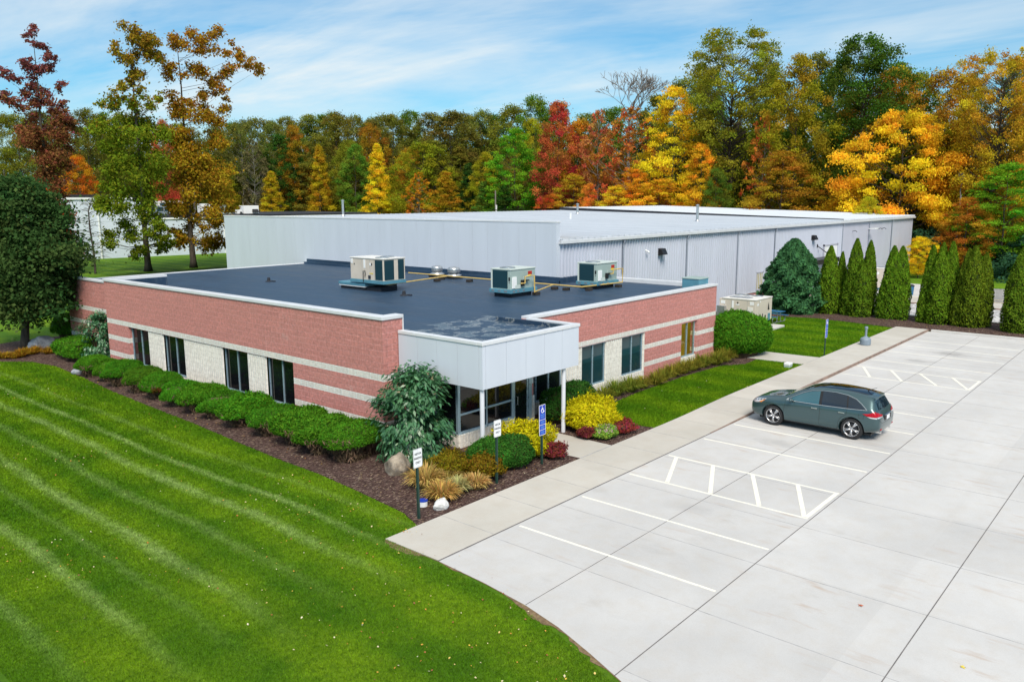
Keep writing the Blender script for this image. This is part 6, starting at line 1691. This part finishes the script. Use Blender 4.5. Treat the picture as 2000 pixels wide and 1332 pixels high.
def decal(name, poly, mode, mat, parent, off=.005, cell=.05):
    """a thin shell lying on the body: poly in side (x,z), rear (y,z), front (y,z) or top (x,y) view"""
    if mode in 'LRT': poly = [(fx(a), b) for a, b in poly]
    bm = bmesh.new(); vs = [bm.verts.new((a, b, 0)) for a, b in poly]; bm.faces.new(vs)
    bmesh.ops.triangulate(bm, faces=bm.faces[:])
    for _ in range(6):
        e = [e for e in bm.edges if e.calc_length() > cell*1.6]
        if not e: break
        bmesh.ops.subdivide_edges(bm, edges=e, cuts=1); bmesh.ops.triangulate(bm, faces=bm.faces[:])
    for v in bm.verts:
        a, b = v.co.x, v.co.y
        if mode == 'L': o, d = (a, 2, b), (0,-1,0)
        elif mode == 'R': o, d = (a, -2, b), (0,1,0)
        elif mode == 'T': o, d = (a, b, 3), (0,0,-1)
        elif mode == 'B': o, d = (-4, a, b), (1,0,0)
        else: o, d = (4, a, b), (-1,0,0)
        h, n = cast(o, d)
        if h is None: h, n = bvh.find_nearest(Vector((a, .8 if mode == 'L' else -.8, b) if mode in 'LR' else ((-2.3 if mode == 'B' else 2.3), a, b) if mode != 'T' else (a, b, 1.5)))[:2]
        if n.dot(Vector(d)) > 0: n = -n
        v.co = h + n*off
    bmesh.ops.recalc_face_normals(bm, faces=bm.faces)
    me = bpy.data.meshes.new(name); bm.to_mesh(me); bm.free(); me.materials.append(mat); me.polygons.foreach_set('use_smooth', [True]*len(me.polygons))
    return link(name, me, parent)
def seam(m, pts, mode, r=.005, off=0.0, sub=10):
    out = []
    if mode in 'LRT': pts = [(fx(a), b) for a, b in pts]
    for (a0,b0),(a1,b1) in zip(pts, pts[1:]):
        for k in range(sub):
            f = k/sub; out.append((a0+(a1-a0)*f, b0+(b1-b0)*f))
    out.append(pts[-1]); P3 = []
    for a, b in out:
        o, d = {'L':((a,2,b),(0,-1,0)),'R':((a,-2,b),(0,1,0)),'T':((a,b,3),(0,0,-1)),'B':((-4,a,b),(1,0,0))}[mode]
        h, n = cast(o, d)
        if h is not None:
            if n.dot(Vector(d)) > 0: n = -n
            P3.append(h+n*off)
    if len(P3) > 1: m.tube(P3, r, 5)
FRONTW = [(.92,1.035),(.70,1.165),(.42,1.315),(.12,1.425),(-.18,1.47),(-.22,1.045)]
REARW = [(-.31,1.05),(-.28,1.475),(-.70,1.485),(-1.10,1.445),(-1.17,1.07)]
QUART = [(-1.215,1.075),(-1.15,1.435),(-1.42,1.36),(-1.66,1.23),(-1.86,1.10)]
OUTL = [(.96,1.025),(.70,1.185),(.42,1.335),(.12,1.447),(-.25,1.495),(-.70,1.507),(-1.12,1.467),(-1.42,1.382),(-1.68,1.248),(-1.92,1.088),(-1.2,1.058),(-.26,1.032),(.96,1.018)]
for s in 'LR':
    decal('pillar_trim', [(.60,1.045),(.42,1.32),(.12,1.43),(-.25,1.478),(-.70,1.49),(-1.12,1.45),(-1.42,1.365),(-1.88,1.095),(-1.2,1.066),(-.26,1.04)], s, M['black'], body, .003)
    decal('side_window', FRONTW, s, M['frontglass'], body, .007); decal('side_window', REARW, s, M['carglass'], body, .007); decal('side_window', QUART, s, M['carglass'], body, .007)
    m = MB(); seam(m, OUTL, s, .011, .006, 6); m.build('window_trim', M['chrome'], body)
    m = MB()
    seam(m, [(1.0,.30),(1.02,.62),(.97,.99)], s); seam(m, [(-.265,.27),(-.265,1.03)], s); seam(m, [(-1.19,1.05),(-1.17,.85),(-1.0,.72),(-.92,.55),(-.90,.30)], s)
    seam(m, [(1.0,.30),(-.9,.30)], s, .004); seam(m, [(-1.62,.80),(-1.62,.96),(-1.82,.96),(-1.82,.80),(-1.62,.80)], s, .004)
    m.build('door_seam', M['black'], body)
    m = MB(); seam(m, [(.98,.335),(.0,.325),(-.88,.335)], s, .016, .004); m.build('sill_trim', M['carpaint'], body)
    sy = 1 if s == 'L' else -1
    for x in (-.08,-1.02):
        h, n = cast((x, 2*sy, .90), (0,-sy,0))
        m = MB(); m.tube([h+Vector((-.11,0,.0)), h+Vector((-.10,sy*.035,.004)), h+Vector((.10,sy*.035,.004)), h+Vector((.11,0,0))], .015, 8); m.build('handle', M['chrome'], body)
    h, n = cast((.70, 2*sy, 1.0), (0,-sy,0))
    m = MB(); c = h+Vector((.02,sy*.12,.07))
    bmx = bmesh.new(); bmesh.ops.create_uvsphere(bmx, u_segments=16, v_segments=10, radius=1); 
    for v in bmx.verts: v.co = Vector((c.x+v.co.x*.075*(1 if v.co.x>0 else .55), c.y+v.co.y*.115, c.z+v.co.z*.075))
    mm = bpy.data.meshes.new('mirror'); bmx.to_mesh(mm); bmx.free(); mm.materials.append(M['carpaint']); mm.polygons.foreach_set('use_smooth',[True]*len(mm.polygons)); mo = link('mirror', mm, body)
    m = MB(); m.tube([h+Vector((0,-sy*.01,.0)), c], .022, 8); m.build('stalk', M['black'], mo)
    hl = decal('headlight', [(2.24,.775),(2.14,.875),(1.92,.915),(1.70,.945),(1.86,.80),(2.1,.75)], s, M['lampclear'], body, .006)
    decal('turn_lens', [(1.98,.80),(1.72,.925),(1.74,.905),(1.88,.795)], s, M['amber'], hl, .010)
    tl = decal('tail_lamp', [(-1.76,.965),(-1.98,.985),(-2.14,1.04),(-2.22,1.06),(-2.30,.93),(-2.30,.885),(-2.05,.88),(-1.92,.905)], s, M['lampred'], body, .008, .03)
    decal('reverse_lens', [(-1.94,.888),(-2.30,.875),(-2.30,.835),(-2.08,.845)], s, M['lampclear'], tl, .010, .03)
for s in (-1,1):
    tl = decal('tail_lamp', [(s*.84,.90),(s*.84,1.0),(s*.74,1.03),(s*.58,.96),(s*.46,.935),(s*.46,.895)][::-s], 'B', M['lampred'], body, .009, .03)
    decal('reverse_lens', [(s*.84,.85),(s*.84,.89),(s*.46,.888),(s*.50,.86)], 'B', M['lampclear'], tl, .011, .03)
decal('windshield', [(1.08,-.66),(1.13,-.3),(1.14,0),(1.13,.3),(1.08,.66),(.30,.55),(.24,0),(.30,-.55)], 'T', M['carglass'], body, .005)
decal('roof_glass', [(.16,-.47),(.16,.47),(-1.72,.45),(-1.86,.30),(-1.86,-.30),(-1.72,-.45)], 'T', M['roofglass'], body, .005)
decal('rear_window', [(-.60,1.10),(-.54,1.36),(0,1.40),(.54,1.36),(.60,1.10),(0,1.07)], 'B', M['carglass'], body, .006)
m = MB(); seam(m, [(-.60,1.10),(-.70,1.05),(-.80,.80),(-.6,.66),(.6,.66),(.80,.80),(.70,1.05),(.60,1.10)], 'B'); seam(m, [(-1.55,-.55),(-1.55,.55)], 'T', .004)
for s in (-1,1): seam(m, [(1.05,s*.72),(1.5,s*.70),(2.1,s*.55)], 'T', .004)
m.build('panel_seam', M['black'], body)
zr = cast((fx(-1.82), 0, 3), (0,0,-1))[0].z; ze = cast((fx(-1.82), .5, 3), (0,0,-1))[0].z
m = MB(); pr = [(fx(-1.80),zr+.004,ze+.004),(fx(-1.98),zr-.012,ze-.015),(fx(-2.14),zr-.04,ze-.045)]; vv = []
for y in (-.52,-.26,0,.26,.52):
    k = (y/.52)**2
    for x, z0, z1 in pr: vv.append((x+.05*k*(x < -1.8), y, z0+(z1-z0)*k))
    for x, z0, z1 in pr[::-1]: vv.append((x+.05*k*(x < -1.8), y, z0+(z1-z0)*k-.05))
m.add(vv, [(a*6+i, a*6+(i+1)%6, (a+1)*6+(i+1)%6, (a+1)*6+i) for a in range(4) for i in range(6)]+[tuple(range(5,-1,-1)), tuple(24+i for i in range(6))]); m.build('spoiler', M['carpaint'], body, bevel=.018)
m = MB(); m.tube([(-1.56,.0,1.575),(-1.60,0,1.60),(-1.86,0,1.73)], [.02,.012,.004], 6); m.build('antenna', M['black'], body)
h, n = cast((-4, 0, .80), (1,0,0))
m = MB(); m.box(h.x-.022,-.36,.70,h.x+.03,.36,.88); m.build('plate_recess', M['black'], body, bevel=.02)
m = MB(); m.box(h.x-.034,-.155,.72,h.x-.023,.155,.86); m.build('licence_plate', M['signwhite'], body, bevel=.006)
m = MB(); m.box(h.x-.035,-.30,.885,h.x-.005,.30,.905); m.build('tailgate_trim', M['chrome'], body, bevel=.006)
m = MB(); hw = cast((-4,0,1.10),(1,0,0))[0].x; m.tube([(hw-.005,.0,1.115),(hw-.02,.02,1.09),(hw-.005,.36,1.12)], [.014,.012,.006], 6); m.build('rear_wiper', M['black'], body)
for s in (-1,1):
    m = MB(); m.tube([(-2.05,s*.50,.31),(-2.22,s*.50,.315)], .05, 12); m.build('exhaust_tip', M['chrome'], body)
    m = MB(); hb, _ = cast((-4,s*.60,.46),(1,0,0)); m.box(hb.x-.008,s*.60-.07,.42,hb.x+.02,s*.60+.07,.46); m.build('reflector', M['lampred'], body)
m = MB(); m.box(-1.95,-.70,.18,2.0,.70,.25); m.build('underbody', M['black'], body)
m = MB(); hb, _ = cast((4,0,.56),(-1,0,0)); m.box(hb.x-.05,-.42,.46,hb.x+.012,.42,.60); m.build('grille', M['black'], body, bevel=.02)
# wheels
def wheel(ax, s):
    t = bpy.data.objects.new('wheel', None); C.objects.link(t); t.parent = car; t.location = (ax, s*.80, WR_); t.rotation_euler = (PI/2*(-s), 0, 0)
    m = MB(); r = WR_
    m.lathe([(.255,-.10),(r-.04,-.115),(r-.008,-.095),(r,-.06),(r,.06),(r-.008,.10),(r-.035,.122),(.285,.125),(.262,.105),(.255,.06)], 44, cap=False); m.build('tyre', M['tyre'], t, sm=True)
    m = MB(); m.lathe([(.262,.10),(.268,.118),(.262,.12),(.249,.095),(.236,-.08),(.25,-.09)], 44, cap=False)
    for k in range(5):
        a = 2*PI*k/5+.3*s
        for da in (-.13,.13):
            c0, s0 = math.cos(a), math.sin(a); c1, s1 = math.cos(a+da), math.sin(a+da)
            m.tube([(c0*.04,s0*.04,.085),(math.cos(a+da*.9)*.14,math.sin(a+da*.9)*.14,.095),(c1*.25,s1*.25,.098)], [.030,.020,.022], 6)
    m.lathe([(.05,.06),(.048,.108),(.025,.114)], 16)
    m.build('rim', M['alloy'], t, sm=True)
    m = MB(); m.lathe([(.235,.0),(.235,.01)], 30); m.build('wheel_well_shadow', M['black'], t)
    m = MB(); m.lathe([(.16,.015),(.16,.03)], 24); m.build('brake_disc', M['disc'], t)
for ax in AX:
    for s in (-1,1): wheel(ax, s)

# ------------------------------------------------------------------ sky, sun, camera
w = bpy.data.worlds.new('World'); S.world = w; w.use_nodes = True
nt = w.node_tree; N_ = nt.nodes; L_ = nt.links; bg = N_['Background']
SUN_EL, SUN_AZ = R(48), R(228)          # direction towards the sun, azimuth counted from +X towards +Y
sky = N_.new('ShaderNodeTexSky'); sky.sky_type = 'NISHITA'; sky.sun_disc = False; sky.sun_elevation = SUN_EL
sky.sun_rotation = (PI/2 - SUN_AZ) % (2*PI); sky.air_density = 1.0; sky.dust_density = .6; sky.ozone_density = 1.5
tc = N_.new('ShaderNodeTexCoord'); sp = N_.new('ShaderNodeSeparateXYZ'); L_.new(tc.outputs['Generated'], sp.inputs[0])
def wm(op, a, b=0.0, c=None):
    n = N_.new('ShaderNodeMath'); n.operation = op
    for i, v in enumerate((a, b, c)):
        if v is None: continue
        if hasattr(v, 'is_linked'): L_.new(v, n.inputs[i])
        else: n.inputs[i].default_value = v
    return n.outputs[0]
zc = wm('MAXIMUM', wm('ADD', sp.outputs[2], .10), .03)
cv = N_.new('ShaderNodeCombineXYZ'); L_.new(wm('DIVIDE', sp.outputs[0], zc), cv.inputs[0]); L_.new(wm('DIVIDE', sp.outputs[1], zc), cv.inputs[1])
def cloud(scale, st, rot, lo, hi, det=7, rough=.6, dist=.6, off=(0,0,0)):
    mp = N_.new('ShaderNodeMapping'); mp.inputs['Scale'].default_value = st; mp.inputs['Rotation'].default_value = (0,0,rot); mp.inputs['Location'].default_value = off; L_.new(cv.outputs[0], mp.inputs[0])
    n = N_.new('ShaderNodeTexNoise'); n.inputs['Scale'].default_value = scale; n.inputs['Detail'].default_value = det; n.inputs['Roughness'].default_value = rough; n.inputs['Distortion'].default_value = dist
    L_.new(mp.outputs[0], n.inputs['Vector'])
    r = N_.new('ShaderNodeValToRGB'); r.color_ramp.elements[0].position = lo; r.color_ramp.elements[1].position = hi; L_.new(n.outputs['Fac'], r.inputs[0]); return r.outputs[0]
c1 = cloud(.42, (1,.45,1), R(55), .43, .64); c2 = cloud(1.5, (1.0,.30,1), R(40), .42, .68, off=(3,1,0)); c3 = cloud(.16, (1,.8,1), 0, .34, .62, 4, off=(5,2,0))
cov = wm('MULTIPLY_ADD', c2, .42, wm('MULTIPLY', c1, .72)); cov = wm('MULTIPLY', cov, wm('MULTIPLY_ADD', c3, .7, .38))
low = N_.new('ShaderNodeMapRange'); low.inputs['From Min'].default_value = .30; low.inputs['From Max'].default_value = .0; low.inputs['To Min'].default_value = 0; low.inputs['To Max'].default_value = .22; L_.new(sp.outputs[2], low.inputs[0])
hi = N_.new('ShaderNodeMapRange'); hi.inputs['From Min'].default_value = .42; hi.inputs['From Max'].default_value = .72; hi.inputs['To Max'].default_value = .55; L_.new(sp.outputs[2], hi.inputs[0])  # extra cloud cover added overhead, out of view, to neutralise the blue skylight
cov = wm('MINIMUM', wm('ADD', wm('ADD', cov, low.outputs[0]), hi.outputs[0]), .92)
mx = N_.new('ShaderNodeMix'); mx.data_type = 'RGBA'; L_.new(cov, mx.inputs[0])
tint = N_.new('ShaderNodeMix'); tint.data_type = 'RGBA'; tint.blend_type = 'MULTIPLY'; tint.inputs[0].default_value = 1; tint.inputs[7].default_value = (.35,.87,1.07,1); L_.new(sky.outputs[0], tint.inputs[6])
L_.new(tint.outputs[2], mx.inputs[6]); mx.inputs[7].default_value = (6.9,7.4,7.5,1)
L_.new(mx.outputs[2], bg.inputs['Color']); bg.inputs['Strength'].default_value = .092

sun = bpy.data.lights.new('sun', 'SUN'); sun.energy = 3.2; sun.angle = R(24); sun.color = (1.0,.91,.78)
so = bpy.data.objects.new('sun', sun); C.objects.link(so)
d = Vector((math.cos(SUN_AZ)*math.cos(SUN_EL), math.sin(SUN_AZ)*math.cos(SUN_EL), math.sin(SUN_EL)))
so.rotation_euler = d.to_track_quat('Z','Y').to_euler(); so.location = d*50

cam = bpy.data.cameras.new('camera'); co = bpy.data.objects.new('camera', cam); C.objects.link(co)
cam.sensor_width = 36; cam.lens = 36*1579.05/2000; cam.clip_start = .1; cam.clip_end = 5000
pt, yw, rl = .173856, .710260, .0044654
F_ = Vector((math.cos(yw)*math.cos(pt), math.sin(yw)*math.cos(pt), -math.sin(pt))); rt = Vector((math.sin(yw), -math.cos(yw), 0)); dn = F_.cross(rt)
r2 = rt*math.cos(rl) + dn*math.sin(rl); d2 = dn*math.cos(rl) - rt*math.sin(rl)
mt = Matrix(((r2.x,-d2.x,-F_.x,0),(r2.y,-d2.y,-F_.y,0),(r2.z,-d2.z,-F_.z,8.2),(0,0,0,1)))
co.matrix_world = mt; S.camera = co
S.view_settings.view_transform = 'Standard'; S.view_settings.look = 'None'; S.view_settings.exposure = .44; S.view_settings.gamma = 1
S.cycles.max_bounces = 8; S.cycles.transparent_max_bounces = 8; S.cycles.use_denoising = True
